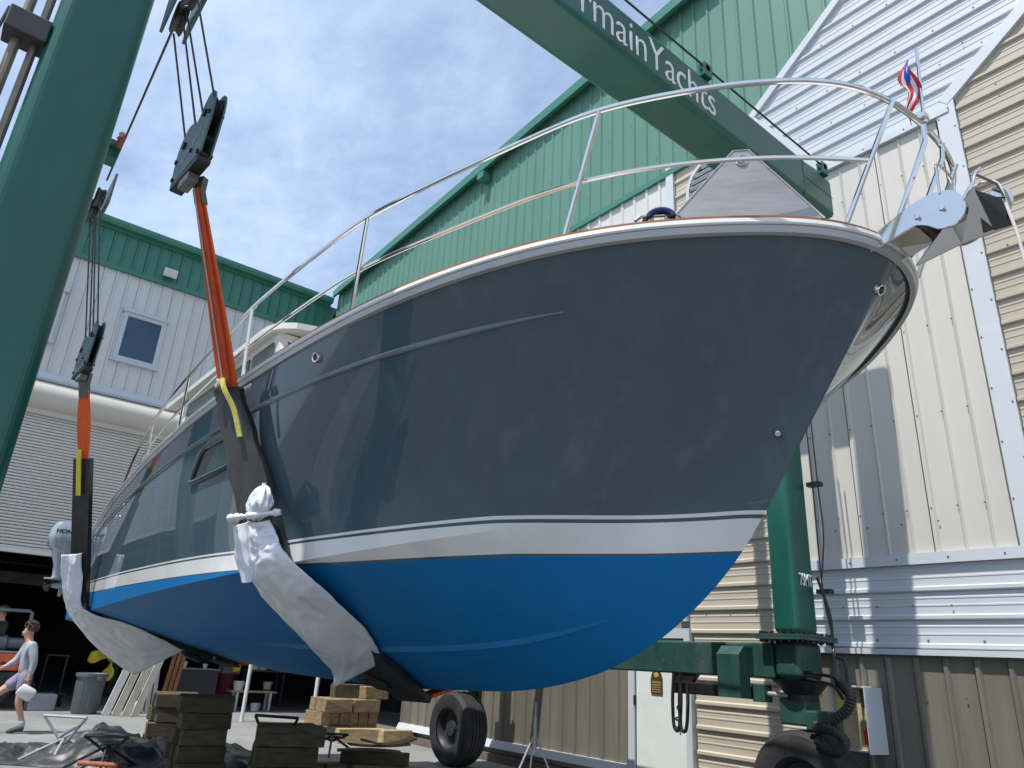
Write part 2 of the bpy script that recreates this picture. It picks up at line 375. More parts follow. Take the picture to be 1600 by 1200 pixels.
siding('siding_panel', BEIGEV, rb, -5.02, -2.56, .815, FV, cst(3.0), cst(8.5), base=RIB1, pitch=.272, gap=.008)
siding('white_board', SNOW, rb, 1.99, 2.9, .3, FH, cst(-5.02), cst(2.5))
siding('siding_panel', BROWNP, rb, -5.02, 2.5, .915, FV, cst(.3), cst(1.9), base=RIB1)
siding('white_board', SNOW, rb, 8.62, 13.4, .305, FH, lambda z: LEFTE(z)+.05, lambda z: RIGHTE(z)-.04)
siding('lap_board', BEIGEL, rb, 3.0, 12.6, .305, FH, lambda z: (-2.32 if z < 8.72 else RIGHTE(z)+.12), cst(2.5))
def trim(name, mat, poly, y0, y1, parent=rb): return build(name, MB().prism(poly, 1, y0, y1), mat, parent)
def bar2(a, b, wd):           # a flat bar in the wall plane between two (x, z) points
    a = np.array(a); b = np.array(b); t = (b-a)/np.linalg.norm(b-a); n = np.array([-t[1], t[0]])*wd/2
    return [tuple(a-n), tuple(b-n), tuple(b+n), tuple(a+n)]
TY0, TY1 = WY-.05, WY+.02
trim('corner_trim', SNOW, bar2((-2.44, 2.98), (-2.44, 8.7), .22), TY0, TY1)
trim('base_trim', SNOW, bar2((-5.02, 2.95), (2.5, 2.95), .12), TY0-.004, TY1)
trim('drip_trim', SNOW, bar2((-5.02, 1.955), (2.5, 1.955), .06), TY0-.03, TY1)
trim('head_trim', SNOW, bar2((-4.1, 8.56), (-2.4, 8.56), .1), TY0-.015, TY1)
trim('raking_trim', SNOW, bar2((-5.2, 10.19), (-2.2, 10.19+3*.78), .13), TY0-.012, TY1)
trim('raking_trim', SNOW, bar2((-5.2, 10.19), (-4.08, 8.56), .13), TY0-.008, TY1)
trim('raking_trim', SNOW, bar2((-2.45, 8.69), (1.5, 8.69+3.95*.76), .16), TY0-.006, TY1)
trim('corner_trim', SNOW, bar2((-6.88, 2.3), (-6.88, zg+.12), .16), TY0-.01, TY1)
trim('green_trim', GREEND, bar2((-20.9, zg-.06), (-5.25, zg-.06), .12), TY0-.016, TY1)
trim('corner_trim', SNOW, bar2((-5.02, .3), (-5.02, 8.5), .1), TY0-.02, TY1)
build('base_flashing', MB().prism([(WY-.10, .22), (WY+.02, .22), (WY+.02, .34), (WY-.04, .34)], 0, -14.3, -7.98), SNOW, rb)
build('base_flashing', MB().prism([(WY-.10, .22), (WY+.02, .22), (WY+.02, .34), (WY-.04, .34)], 0, -6.7, 2.5), SNOW, rb)
cb_ = MB().box((-14.3, WY-.12, 0), (-8.0, WY+.03, .13)); cb_.box((-6.7, WY-.12, 0), (2.5, WY+.03, .13)); build('curb', cb_, CURB, rb, kind='stuff')
# screws
sc = MB()
def screw(x, z, d=.032): sc.lathe([(.0, -d-.008), (.010, -d-.007), (.0115, -d+.004)], (x, WY, z), 1, 6, False)
for k in range(10):
    for zk in (3.5, 4.6, 5.7, 6.8, 7.9): screw(-5.02+.036+.272*k, zk, .027)
for zk in np.arange(3.3, 8.6, .62): screw(-2.36, zk, .05); screw(-2.53, zk+.2, .05)
for k in range(14): screw(-4.9+.55*k, 2.95, .055); screw(-4.7+.55*k, 2.08, .006); screw(-4.6+.55*k, 8.56, .065)
for k in range(24):
    screw(-14+.61*(k % 10), 1.3, .027); screw(-20+.61*k, 10.6, .027); screw(-20+.61*k, 11.7, .027)
for k in range(9):
    for zk in (1.52, 2.44, 3.35): screw(-6.5+.4*k, zk, .032)
    for zk in (4.55, 6.4, 8.2, 9.45, 10.6): screw(-2.1+.5*k, zk, .032)
for k in range(7):
    for zk in (9.3, 9.9, 10.8): screw(-4.4+.5*k, zk, .032)
build('screw_heads', sc, SCREW, rb, kind='stuff')
# round louvre high on the lap siding
LVX = -5.93
lv = build('louvre', MB().lathe([(.50, -.06), (.50, -.11), (.56, -.11), (.56, -.02)], (LVX, WY, 9.33), 1, 40), SNOW, rb)
build('louvre_back', MB().lathe([(0, -.05), (.50, -.05)], (LVX, WY, 9.33), 1, 32), DARK, lv)
for k in range(9):
    zz_ = 9.33-.45+k*.11; hw = sqrt(max(.01, .49**2-(zz_-9.33)**2))
    build('louvre_blade', MB().box((LVX-hw, WY-.115, zz_-.03), (LVX+hw, WY-.06, zz_-.015), Matrix.Rotation(radians(-35), 3, 'X')), SNOW, lv)
# white service door with plaque and handle
dr = build('door', MB().box((-7.76, WY-.05, .02), (-6.86, WY+.01, 2.05), bev=.006), M('white_door_paint', (.74, .78, .76), .4, var=.03, dirt=(.6, .62, .6), dscale=2, damt=.4), rb)
fr = MB(); fr.box((-7.9, WY-.08, .02), (-7.775, WY+.02, 2.2)); fr.box((-6.85, WY-.08, .02), (-6.75, WY+.02, 2.2)); fr.box((-7.775, WY-.08, 2.065), (-6.85, WY+.02, 2.2))
build('door_frame', fr, SNOW, dr)
h = MB().lathe([(0, -.085), (.035, -.08), (.035, -.05)], (-6.97, WY, 1.16), 1, 16); h.lathe([(0, -.12), (.03, -.115), (.034, -.08), (.04, -.05)], (-6.97, WY, 1.02), 1, 16)
h.box((-7.05, WY-.12, 1.005), (-6.97, WY-.10, 1.03)); h.box((-6.985, WY-.085, .88), (-6.955, WY-.05, 1.0), bev=.008)
build('door_handle', h, STEEL, dr, kind='stuff')
build('hinge', MB().box((-7.782, WY-.092, 1.14), (-7.755, WY-.052, 1.27)), BLACK, dr)
pq = [(-7.47, 1.31), (-7.26, 1.31), (-7.26, 1.52)]+[(-7.365+.095*cos(a), 1.535+.095*sin(a)) for a in np.linspace(.0, pi, 9)]+[(-7.47, 1.52)]
pl = build('door_plaque', MB().prism(pq, 1, WY-.066, WY-.052), M('plaque_brown', (.05, .045, .04), .5), dr)
pg = MB(); pg.ball((-7.365, WY-.068, 1.56), .045, sc=(1, .1, .8))
for i_, (zt, n_) in enumerate(((1.465, 9), (1.43, 11), (1.40, 8), (1.37, 9), (1.34, 8))):
    for j_ in range(n_):
        x_ = -7.445+.16*(j_+.5)/n_+.0; pg.box((x_-.006, WY-.0695, zt-(.012 if i_ == 0 else .007)), (x_+.006, WY-.066, zt+(.012 if i_ == 0 else .007)))
build('plaque_lettering', pg, GOLD, pl)
# small flood bracket under the green eave
ev = MB().box((-12.75, WY-.3, 12.95), (-12.5, WY-.03, 13.15), bev=.02); ev.box((-12.68, WY-.2, 13.1), (-12.57, WY-.05, 13.4)); build('eave_box', ev, GREEND, rb)

# ---------------------------------------------------------------- left-hand building
lb = thing('workshop_building', (-27, 0, 0), 'pale grey workshop with green fascia, square windows and half-open roller door', 'building')
mb = MB().box((LX-.3, -9, 6.9), (LX-.03, WY-.05, 12.35)); mb.box((LX-.3, -9, 0), (LX-.03, -7.2, 6.9)); mb.box((LX-.3, 8.35, 3.05), (LX-.03, WY-.05, 6.9))
build('wall', mb, GREYP, lb)
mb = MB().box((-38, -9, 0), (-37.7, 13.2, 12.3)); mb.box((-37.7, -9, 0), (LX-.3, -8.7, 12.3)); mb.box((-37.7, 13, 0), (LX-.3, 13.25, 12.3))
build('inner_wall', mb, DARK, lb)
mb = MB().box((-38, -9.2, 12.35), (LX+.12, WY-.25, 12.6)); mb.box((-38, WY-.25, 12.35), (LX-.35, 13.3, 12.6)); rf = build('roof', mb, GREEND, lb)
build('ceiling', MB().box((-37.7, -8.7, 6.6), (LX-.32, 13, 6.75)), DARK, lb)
gm = MB().prism([(LX+.13, 12.42), (LX+.30, 12.42), (LX+.34, 12.5), (LX+.34, 12.6), (LX+.13, 12.62)], 1, -9.2, WY-.26)
build('gutter', gm, GREEND, rf)
siding('fascia_panel', GREEND, lb, -9, WY-.1, .915, lambda u, v, d: (LX+.06+d, u, v), cst(11.32), cst(12.38), base=RIB1)
build('fascia_trim', MB().box((LX-.02, -9, 11.22), (LX+.10, WY-.1, 11.34)), GREEND, lb)
siding('siding_panel', GREYP, lb, -9, WY-.1, .915, LV, cst(7.86), cst(11.25), base=RIB1)
build('sill_trim', MB().prism([(LX-.02, 7.66), (LX+.06, 7.66), (LX+.09, 7.72), (LX+.05, 7.88), (LX-.02, 7.88)], 1, -9, WY-.1), SNOW, lb)
hp = [(LX-.02, 7.66)]+[(LX-.05+.36*sin(a), 7.28+.36*cos(a)) for a in np.linspace(.15, 2.6, 12)]+[(LX-.02, 6.92)]
mbh = MB(); nn_ = len(hp); mbh.grid([[(p[0], y, p[1]) for y in np.linspace(-7.3, 8.4, 12)] for p in hp], True)
build('door_hood', mbh, HOOD, lb, sharp=60)
mb = MB().box((LX-.16, -7.2, 6.80), (LX+.02, 8.35, 6.93)); build('door_lintel', mb, HOOD, lb)
rd = build('roller_door', MB().box((LX-.17, -7.2, 3.45), (LX-.13, 8.35, 6.80)), SLAT, lb)
pitch = .0765
for k in range(43):
    z0 = 3.53+k*pitch
    if k == 0:
        m0 = MB(); pr = [(0, 0), (.004, .012), (.012, .034), (.04, .04), (.056, .028), (.060, 0), (.0765, 0)]
        m0.grid([[(LX-.13+d, y, z0+u) for y in (-7.2, 8.35)] for u, d in pr], True)
        slat0 = build('slat', m0, SLAT, rd, origin=(LX-.13, 0, z0), sharp=80)
    else: dupe(slat0, 'slat', (LX-.13, 0, z0), rd)
build('bottom_rail', MB().box((LX-.17, -7.2, 3.43), (LX-.08, 8.35, 3.54), bev=.01), SLAT, rd)
def window(y0, y1, z0, z1):
    wf = MB(); t = .075
    wf.box((LX+.0, y0, z0), (LX+.09, y0+t, z1)); wf.box((LX+.0, y1-t, z0), (LX+.09, y1, z1)); wf.box((LX+.0, y0+t, z0), (LX+.09, y1-t, z0+t)); wf.box((LX+.0, y0+t, z1-t), (LX+.09, y1-t, z1))
    f_ = build('window', wf, SNOW, lb)
    build('pane', MB().box((LX+.035, y0+t-.01, z0+t-.01), (LX+.055, y1-t+.01, z1-t+.01)), BGLASS, f_)
    ws = MB().box((LX+.06, y0+t, z0+t), (LX+.085, y0+t+.035, z1-t)); ws.box((LX+.06, y1-t-.035, z0+t), (LX+.085, y1-t, z1-t)); ws.box((LX+.06, y0+t+.035, z0+t), (LX+.085, y1-t-.035, z0+t+.035)); ws.box((LX+.06, y0+t+.035, z1-t-.035), (LX+.085, y1-t-.035, z1-t))
    build('sash', ws, SNOW, f_)
    build('sill', MB().box((LX+.0, y0-.06, z0-.06), (LX+.13, y1+.06, z0-.002)), SNOW, f_)
    build('window_head', MB().box((LX+.0, y0-.05, z1+.002), (LX+.13, y1+.05, z1+.11)), SNOW, f_)
    # blind seen behind the glass
    build('blind', MB().box((LX+.012, y0+t, z0+t+.35), (LX+.03, y1-t, z0+t+.55)), M('blind', (.03, .05, .09), .6), f_)
window(2.73, 3.83, 8.70, 10.1); window(.18, 1.28, 8.72, 10.12)
fl = MB().box((LX+.1, 3.4, 11.45), (LX+.35, 3.75, 11.68), Matrix.Rotation(.35, 3, 'Y'), bev=.02); build('wall_light', fl, WHITEPL, lb)
# dim structure inside the workshop
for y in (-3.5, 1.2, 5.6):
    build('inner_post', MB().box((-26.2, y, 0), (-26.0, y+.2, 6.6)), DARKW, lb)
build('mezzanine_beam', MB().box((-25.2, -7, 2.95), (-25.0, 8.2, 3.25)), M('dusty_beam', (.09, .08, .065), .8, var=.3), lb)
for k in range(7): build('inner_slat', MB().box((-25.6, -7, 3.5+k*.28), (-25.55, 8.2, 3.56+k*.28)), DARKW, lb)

# ================================================================ TRAVEL LIFT
tl = thing('travel_lift', (-7.5, 3.9, 0), 'green boat hoist gantry straddling the grey and blue boat', 'boat hoist')
PY0, PY1, SY0, SY1 = 7.53, 7.99, -.21, .26       # port and starboard frames
CXF = (-4.70, -4.40); CXA = (-10.95, -10.65)     # column positions along x
BEAMZ = (7.0, 7.55)
def member(name, lo, hi, mat=LIFT, bev=.075, parent=tl): return build(name, MB().box(lo, hi, bev=bev), mat, parent)
cols = {}
for nm, (y0, y1) in (('p', (PY0, PY1)), ('s', (SY0, SY1))):
    for k, (x0, x1) in enumerate((CXF, CXA)):
        cols[nm, k] = member('column', (x0, y0, 2.06), (x1, y1, BEAMZ[0]))
        member('column_foot', (x0-.01, y0-.015, 1.60), (x1+.01, y1+.015, 2.0), LIFTW)
        ov = .13 if nm == 'p' else .02
        fp = MB().box((x0-.13, y0-ov, 2.002), (x1+.13, y1+ov, 2.03)); fp.box((x0-.13, y0-ov, 2.034), (x1+.13, y1+ov, 2.058))
        fpo = build('flange', fp, BLACK if False else LIFTW, tl, kind='stuff')
        bl = MB()
        for i in range(7):
            yy = y0-.08+(y1-y0+.16)*i/6 if nm == 'p' else y0+.02+(y1-y0-.04)*i/6
            for xx in (x0-.09, x1+.09): bl.cyl((xx, yy, 1.975), (xx, yy, 2.085), .02, 6, False)
        for i in range(5):
            xx = x0-.05+(x1-x0+.1)*i/4
            for yy in ((y0-.09, y1+.09) if nm == 'p' else ()): bl.cyl((xx, yy, 1.975), (xx, yy, 2.085), .02, 6, False)
        build('flange_bolts', bl, BLACK, tl, kind='stuff')
    member('lower_beam', (CXA[0]-.02, y0+.0, 1.60), (CXF[0]-.012, y1, 1.97), LIFTW, .02)
    member('upper_side_beam', (CXA[0]-.05, y0, BEAMZ[0]), (-4.055, y1, BEAMZ[1]))
XBX = (-4.05, -3.55)
xb = build('cross_beam', MB().box((XBX[0], SY0, BEAMZ[0]), (XBX[1], PY1-.22, BEAMZ[1]), bev=.06), LIFT, tl)
text_obj('rmainYachts', 'beam_lettering', WINK, xb, (XBX[1]+.003, 3.33, 7.10), (0, 1, 0), (0, 0, 1), .53, .003, 1.99, -.004)
# weld seams on the beam end, and the cable guide with its wire along the beam top
sm = MB().box((XBX[1]-.02, 7.06, 7.0), (XBX[1]+.004, 7.07, 7.5)); sm.add([(XBX[1]+.004, 7.07, 7.27), (XBX[1]+.004, PY1-.22, 7.27), (XBX[1]+.004, PY1-.22, 7.28), (XBX[1]+.004, 7.07, 7.28)], [(0, 1, 2, 3)])
build('weld_seam', sm, M('seam_green', (.012, .06, .045), .5), xb, kind='stuff')
for y in (5.15, 7.55):
    gb = MB().box((XBX[1]-.05, y-.03, 7.55), (XBX[1]+.03, y+.10, 7.60)); gb.box((XBX[1]-.05, y-.03, 7.60), (XBX[1]-.03, y+.1, 7.72)); gb.box((XBX[1]+.01, y-.03, 7.60), (XBX[1]+.03, y+.1, 7.72)); gb.cyl((XBX[1]-.05, y+.035, 7.66), (XBX[1]+.03, y+.035, 7.66), .04)
    build('cable_guide', gb, LIFT, xb, kind='stuff')
build('hoist_wire', MB().tube([(XBX[1]-.0, 0.2, 7.69), (XBX[1]-.0, 5.15, 7.69), (XBX[1], 7.6, 7.69)], .013, 6), CABLE, tl)
text_obj('75MT', 'capacity_lettering', WINK, cols['p', 0], (CXF[1]+.006, 7.66, 2.585), (0, 1, 0), (0, 0, 1), .19, .004, .25, .0015)
# pipes up the starboard column
for y in (-.345, -.255): build('hydraulic_pipe', MB().tube([(-4.52, y, 2.2), (-4.52, y, 7.2)], .027 if y < -.3 else .023, 10), PIPE, tl)
build('pipe_clamp', MB().box((-4.6, -.42, 4.90), (-4.42, -.205, 5.06), bev=.008), M('clamp_grey', (.05, .05, .05), .6, var=.2), tl)
build('thin_hose', MB().tube(catmull([(-4.52, -.43, 5.1), (-4.50, -.44, 4.8), (-4.5, -.40, 4.3), (-4.5, -.39, 3.6), (-4.5, -.4, 2.2)], 24), .009, 6), BLACK, tl)
# tyres
def wheel(x, y0, y1, R):
    yc = (y0+y1)/2; hw = (y1-y0)/2
    prof = []
    for a, b in ((.56, -.98), (.60, -1.0), (.80, -1.03), (.92, -.96), (.975, -.80), (.99, -.70)): prof.append((R*a, hw*b))
    for k in range(5):
        c = -.55+.275*k; prof += [(R*.995, hw*(c-.11)), (R*1.0, hw*(c-.10)), (R*1.0, hw*(c+.10)), (R*.995, hw*(c+.11))]
        if k < 4: prof += [(R*.965, hw*(c+.118)), (R*.965, hw*(c+.157))]
    prof += [(r, -o) for r, o in prof[5::-1]]
    wh = build('wheel', MB().lathe(prof, (x, yc, R), 1, 48), RUBBER, tl, sharp=30)
    rim = [(R*.57, -hw*.9), (R*.54, -hw*.88), (R*.50, -hw*.80), (R*.46, -hw*.45), (R*.36, -hw*.40), (R*.32, -hw*.50), (R*.22, -hw*.52), (R*.2, -hw*.68), (0, -hw*.7)]
    build('rim', MB().lathe(rim, (x, yc, R), 1, 32), M('rim_dark', (.03, .032, .035), .5, var=.3, scale=9), wh)
    build('rim', MB().lathe([(r, -o) for r, o in rim], (x, yc, R), 1, 32), MATS['rim_dark'], wh)
    nb = MB()
    for k in range(10):
        a = 2*pi*k/10; nb.cyl((x+R*.27*cos(a), yc-hw*.58, R+R*.27*sin(a)), (x+R*.27*cos(a), yc-hw*.45, R+R*.27*sin(a)), .016, 6, False)
    build('wheel_nuts', nb, BLACK, wh, kind='stuff')
for x in (-4.52, -10.75):
    for y0, y1 in ((7.50, 7.96), (-.2, .26)): wheel(x, y0, y1, .56)
# steering legs over the wheels, fork box, cylinder, hoses
for x in (-4.52, -10.75):
    for yc in (7.72, .03):
        cone = MB().lathe([(.30, 1.60), (.28, 1.58), (.17, 1.46), (.17, 1.40)], (x, yc, 0), 2, 24); build('steering_cone', cone, BLACK, tl)
        kn = MB().box((x-.19, yc-.15, 1.16), (x+.12, yc+.16, 1.42), bev=.02); build('steering_knuckle', kn, LIFTW, tl)
        fk = MB().box((x-.14, yc+.27, .45), (x+.16, yc+.35, 1.2), bev=.01); build('fork_plate', fk, LIFTW, tl)
build('knuckle_box', MB().box((-4.36, 7.47, 1.13), (-4.10, 7.75, 1.32), bev=.02), LIFTW, tl)
build('valve_box', MB().prism([(7.53, 1.92), (7.36, 1.92), (7.26, 1.83), (7.26, 1.39), (7.45, 1.39), (7.45, 1.6), (7.53, 1.6)], 0, -5.25, -4.96), LIFTW, tl)
cy = MB().box((-6.1, 7.52, 1.38), (-5.0, 7.66, 1.51), bev=.01); build('steering_cylinder', cy, BLACK, tl)
build('steering_rod', MB().cyl((-5.0, 7.58, 1.45), (-4.55, 7.60, 1.44), .028), ALU, tl)
cl = MB().box((-4.98, 7.50, 1.36), (-4.83, 7.66, 1.54), bev=.01); build('rod_clevis', cl, LIFTW, tl)
br = MB().prism([(-6.12, 1.6), (-5.75, 1.6), (-5.95, 1.38), (-6.12, 1.38)], 1, 7.55, 7.62); build('beam_bracket', br, BLACK, tl)
for k, dx in enumerate((0, .10)):
    build('hose_loop', MB().tube(catmull([(-6.02+dx, 7.46, 1.6), (-6.03+dx, 7.44, 1.3), (-6.0+dx, 7.42, 1.02), (-5.93+dx, 7.42, 1.0), (-5.9+dx, 7.43, 1.25), (-5.92+dx, 7.46, 1.5)], 26), .02, 8), BLACK, tl)
duct = [(-4.25, 7.5, 1.18), (-4.15, 7.45, 1.2), (-4.02, 7.42, 1.26), (-3.88, 7.42, 1.36), (-3.84, 7.44, 1.48), (-3.92, 7.5, 1.56), (-4.0, 7.55, 1.6)]
P_ = catmull(duct, 60); build('corrugated_duct', MB().tube(P_, [.046+.007*(i % 2) for i in range(60)], 12), SLEEVE, tl)
P_ = catmull([(-4.25, 7.46, 1.16), (-4.05, 7.40, 1.17), (-3.93, 7.40, 1.08), (-4.0, 7.42, .98), (-4.15, 7.46, .98), (-4.25, 7.5, 1.05)], 50); build('corrugated_duct', MB().tube(P_, [.048+.007*(i % 2) for i in range(50)], 12), SLEEVE, tl)
for k, pts in enumerate((((-4.36, 7.97, 2.7), (-4.28, 8.02, 2.3), (-4.28, 8.02, 1.95), (-4.2, 7.9, 1.85), (-4.0, 7.7, 1.8), (-3.92, 7.55, 1.55)),
                         ((-4.39, 7.6, 1.68), (-4.2, 7.55, 1.67), (-4.0, 7.5, 1.63), (-3.92, 7.48, 1.5)),
                         ((-4.39, 7.6, 1.62), (-4.2, 7.52, 1.60), (-4.02, 7.48, 1.56), (-3.93, 7.46, 1.45)),
                         ((-4.36, 8.02, 5.6), (-4.34, 8.03, 3.8), (-4.34, 8.03, 2.6), (-4.27, 8.03, 2.0)),
                         ((-4.30, 8.05, 5.4), (-4.29, 8.06, 3.8), (-4.28, 8.06, 3.2), (-4.34, 8.04, 2.7)))):
    build('hydraulic_hose', MB().tube(catmull(pts, 40), .017 if k < 3 else .009, 8), BLACK, tl)
for z in (3.75, 2.52): build('hose_clamp', MB().box((-4.40, 7.99, z), (-4.24, 8.09, z+.05)), BLACK, tl)

# ---------------------------------------------------------------- hoist blocks, wire falls, slings
def hoist(bx, by, bz, tx, ty, tz, S, label_b, label_t, side):
    """lower block at (bx,by,bz = plate centre), upper sheave cluster at (tx,ty,tz)."""
    t = thing('hoist_block', (bx, by, bz-.45*S), label_b, 'hoist block', 'lower hoist blocks')
    RZ = rotz(radians(4)); PV = Vector((bx, by, 0))
    def bb(name, m_, mat, **kw):
        m_.v = [tuple(PV+RZ@(Vector(v)-PV)) for v in m_.v]; return build(name, m_, mat, t, **kw)
    pl_ = [(-.33, -.36), (-.37, -.08), (-.33, .08), (-.24, .17), (-.14, .18), (-.03, .13), (.04, .14), (.10, .24), (.18, .30), (.28, .29), (.35, .20), (.37, .0), (.31, -.34)]
    pl_ = [(bx+a*S, bz+b*S) for a, b in catmull(pl_, 60)]
    for dy in (-.05, .035): bb('side_plate', MB().prism(pl_, 1, by+dy*S, by+(dy+.015)*S), BLOCKG)
    bb('bottom_bar', MB().box((bx-.32*S, by-.055*S, bz-.42*S), (bx+.30*S, by+.055*S, bz-.365*S), bev=.01), BLACK)
    bb('sling_pin', MB().box((bx-.11*S, by-.045*S, bz-.50*S), (bx+.11*S, by+.045*S, bz-.42*S), bev=.01), M('worn_steel', (.2, .2, .2), .45, .6, var=.3, scale=12))
    for dx, dz in ((-.19, -.02), (.2, .1)):
        bb('sheave', MB().lathe([(.0, -.03*S), (.15*S, -.03*S), (.165*S, -.025*S), (.14*S, 0), (.165*S, .025*S), (.15*S, .03*S), (0, .03*S)], (bx+dx*S, by, bz+dz*S), 1, 24), BLACK)
        bb('sheave_pin', MB().cyl((bx+dx*S, by-.07*S, bz+dz*S), (bx+dx*S, by+.07*S, bz+dz*S), .035*S), BLACK)
    bo = MB()
    for dx, dz in ((-.3, -.32), (.26, -.32), (.31, .05), (-.33, -.12), (.05, -.20)): bo.cyl((bx+dx*S, by-.065*S, bz+dz*S), (bx+dx*S, by+.065*S, bz+dz*S), .02*S, 6, False)
    bb('plate_bolts', bo, BLACK, kind='stuff')
    lp = RZ@Vector((-.20*S, -.052*S, 0))
    text_obj('A75 MT', 'block_lettering', M('worn_lettering', (.3, .36, .36), .6), t, (bx+lp.x, by+lp.y, bz-.27*S), tuple(RZ@Vector((1, 0, .35))), tuple(RZ@Vector((-.35, 0, 1))), .14*S, .001)
    # wire falls and the upper sheave cluster belong to the lift
    for k, (dx, dz) in enumerate(((-.335, -.02), (-.05, -.02), (.06, .10), (.345, .10))):
        build('wire_fall', MB().cyl((bx+dx*S, by, bz+dz*S), (tx+dx*S*.95, ty, tz), .0095, 6), CABLE, tl)
    up = MB().box((tx-.36*S, ty-.11, tz-.02), (tx+.36*S, ty-.085, tz+.42)); 
    u0 = build('sheave_bracket', up, BLOCKG, tl)
    build('bracket_plate', MB().box((tx-.36*S, ty+.085, tz-.02), (tx+.36*S, ty+.11, tz+.42)), BLOCKG, u0)
    for dx in (-.19, .19): build('sheave', MB().lathe([(.0, -.05), (.13*S, -.05), (.15*S, -.04), (.12*S, 0), (.15*S, .04), (.13*S, .05), (0, .05)], (tx+dx*S, ty, tz+.08), 1, 24), CABLE, u0)
    build('bracket_arm', MB().box((tx-.1, SY1-.01, tz+.2), (tx+.1, ty-.12, tz+.36)) if side > 0 else MB().box((tx-.1, ty+.12, tz+.2), (tx+.1, PY0+.01, tz+.36)), LIFT, tl)
    return t
hoist(-5.52, .91, 5.52, -5.62, .56, 6.72, .98, 'teal steel hoist block with twin sheaves above the front orange sling', '', 1)
hoist(-9.6, .99, 4.92, -9.65, .62, 6.75, .9, 'grey green hoist block above the rear sling near the boat stern', '', 1)
build('hoist_wire', MB().cyl((-5.95, .56, 6.95), (-9.2, .62, 6.95), .011, 6), CABLE, tl)
sh = MB().box((-8.65, .26, 6.92), (-8.35, .60, 7.0)); sh.box((-8.62, .45, 6.80), (-8.4, .6, 6.92)); build('wire_anchor_bracket', sh, LIFT, tl)
rs = MB().tube([(-8.36+.05*k, .57+.012*(-1)**k, 6.95) for k in range(6)], .035, 8); build('wire_clips', rs, M('red_grey_clip', (.2, .06, .05), .6, var=.4, scale=30), tl)

# ================================================================ BOAT
YC = 3.8
boat = thing('motor_yacht', (-7, YC, 1.34), 'grey motor yacht with blue bottom and white boot stripe hanging in the lift', 'boat')
SHEER = [(-1.365, 0, 3.895), (-1.38, .12, 3.895), (-1.44, .36, 3.893), (-1.51, .53, 3.89), (-1.73, .80, 3.88), (-2.07, 1.15, 3.86), (-2.30, 1.34, 3.845), (-2.55, 1.50, 3.83), (-2.82, 1.64, 3.81), (-3.22, 1.80, 3.78), (-3.74, 1.94, 3.75), (-4.29, 2.04, 3.71), (-4.92, 2.11, 3.67), (-5.66, 2.165, 3.62), (-6.65, 2.20, 3.55), (-8.14, 2.19, 3.43), (-9.88, 2.10, 3.28), (-11.57, 1.96, 3.10), (-12.4, 1.88, 3.01)]
CHINE = [(-2.31, 0, 2.58), (-2.52, .10, 2.56), (-2.83, .27, 2.53), (-3.12, .56, 2.47), (-3.46, .91, 2.40), (-3.78, 1.17, 2.34), (-4.16, 1.40, 2.28), (-4.63, 1.66, 2.205), (-4.94, 1.80, 2.16), (-5.38, 1.925, 2.115), (-6.2, 2.0, 2.075), (-7.06, 2.02, 2.045), (-8.7, 2.02, 1.985), (-10.4, 1.97, 1.92), (-11.5, 1.92, 1.88), (-12.5, 1.86, 1.845)]
KEEL = [(-2.31, 0, 2.58), (-2.42, 0, 2.43), (-2.53, 0, 2.28), (-2.66, 0, 2.155), (-2.82, 0, 2.02), (-3.15, 0, 1.79), (-3.62, 0, 1.585), (-4.12, 0, 1.465), (-4.62, 0, 1.40), (-5.97, 0, 1.345), (-7.5, 0, 1.34), (-9, 0, 1.36), (-10.5, 0, 1.43), (-12.5, 0, 1.53)]
def fix(P, n=600, it=500, mirror=None):
    Q = smooth_curve(P, it, mirror, n); return Q
Ssm = fix(SHEER, mirror=1, it=260); Csm = fix(CHINE, it=420); Ksm = fix(KEEL, it=160)
NU = 110
U = np.linspace(0, 1, NU)
Sr = resample(Ssm, NU, 1.7); Cr = resample(Csm, NU, 1.45); Kr = resample(Ksm, NU, 1.35)
S_in = Sr.copy()
tanS = np.gradient(Sr, axis=0); nS = np.stack([tanS[:, 1], -tanS[:, 0]], 1); nS /= np.linalg.norm(nS, axis=1)[:, None]
# outward normal in plan: pick sign so it points away from the centreline / forward
sg = np.sign(nS[:, 1]+.3*nS[:, 0]+1e-6); nS *= sg[:, None]
S_in[:, 0] -= nS[:, 0]*.028; S_in[:, 1] = np.maximum(0, S_in[:, 1]-nS[:, 1]*.028); S_in[:, 2] -= .04; S_in[0, 1] = 0
NV, NW = 22, 14
def hull_point(i, q):
    """q in [0,1] keel..chine, [1,2] chine..sheer; returns half-breadth coordinates"""
    if q <= 1:
        w_ = q; p = Kr[i]+(Cr[i]-Kr[i])*w_; amp = .045*np.exp(-((Kr[i][0]+4.2)/1.6)**2)
        p = p.copy(); p[1] += amp*4*w_*(1-w_)*min(1, i/6); p[2] -= amp*.35*4*w_*(1-w_)*min(1, i/6)
        return p
    v = q-1; p = (Cr[i]+(S_in[i]-Cr[i])*v).copy(); x = p[0]
    k = .17*np.exp(-((Sr[i][0]+2.7)/1.5)**2)*min(1, i/10)-.035*(1/(1+np.exp((x+6)/.6)))
    p[1] = max(0, p[1]-k*4*v*(1-v)*(1.15-.4*v))
    if i > 0: p[1] += .05*v*np.exp(-i/7.)*(1-np.exp(-i/1.5))
    return p
QS = list(np.linspace(0, 1, NW))+list(np.linspace(1, 2, NV)[1:])
H = np.array([[hull_point(i, q) for q in QS] for i in range(NU)])     # NU x NQ x 3
def world(p, side): return (p[0], YC-side*p[1], p[2])                 # side +1 = starboard (towards the camera)
hm = MB()
for side in (1, -1):
    hm.grid([[world(p, side) for p in R] for R in H], True)
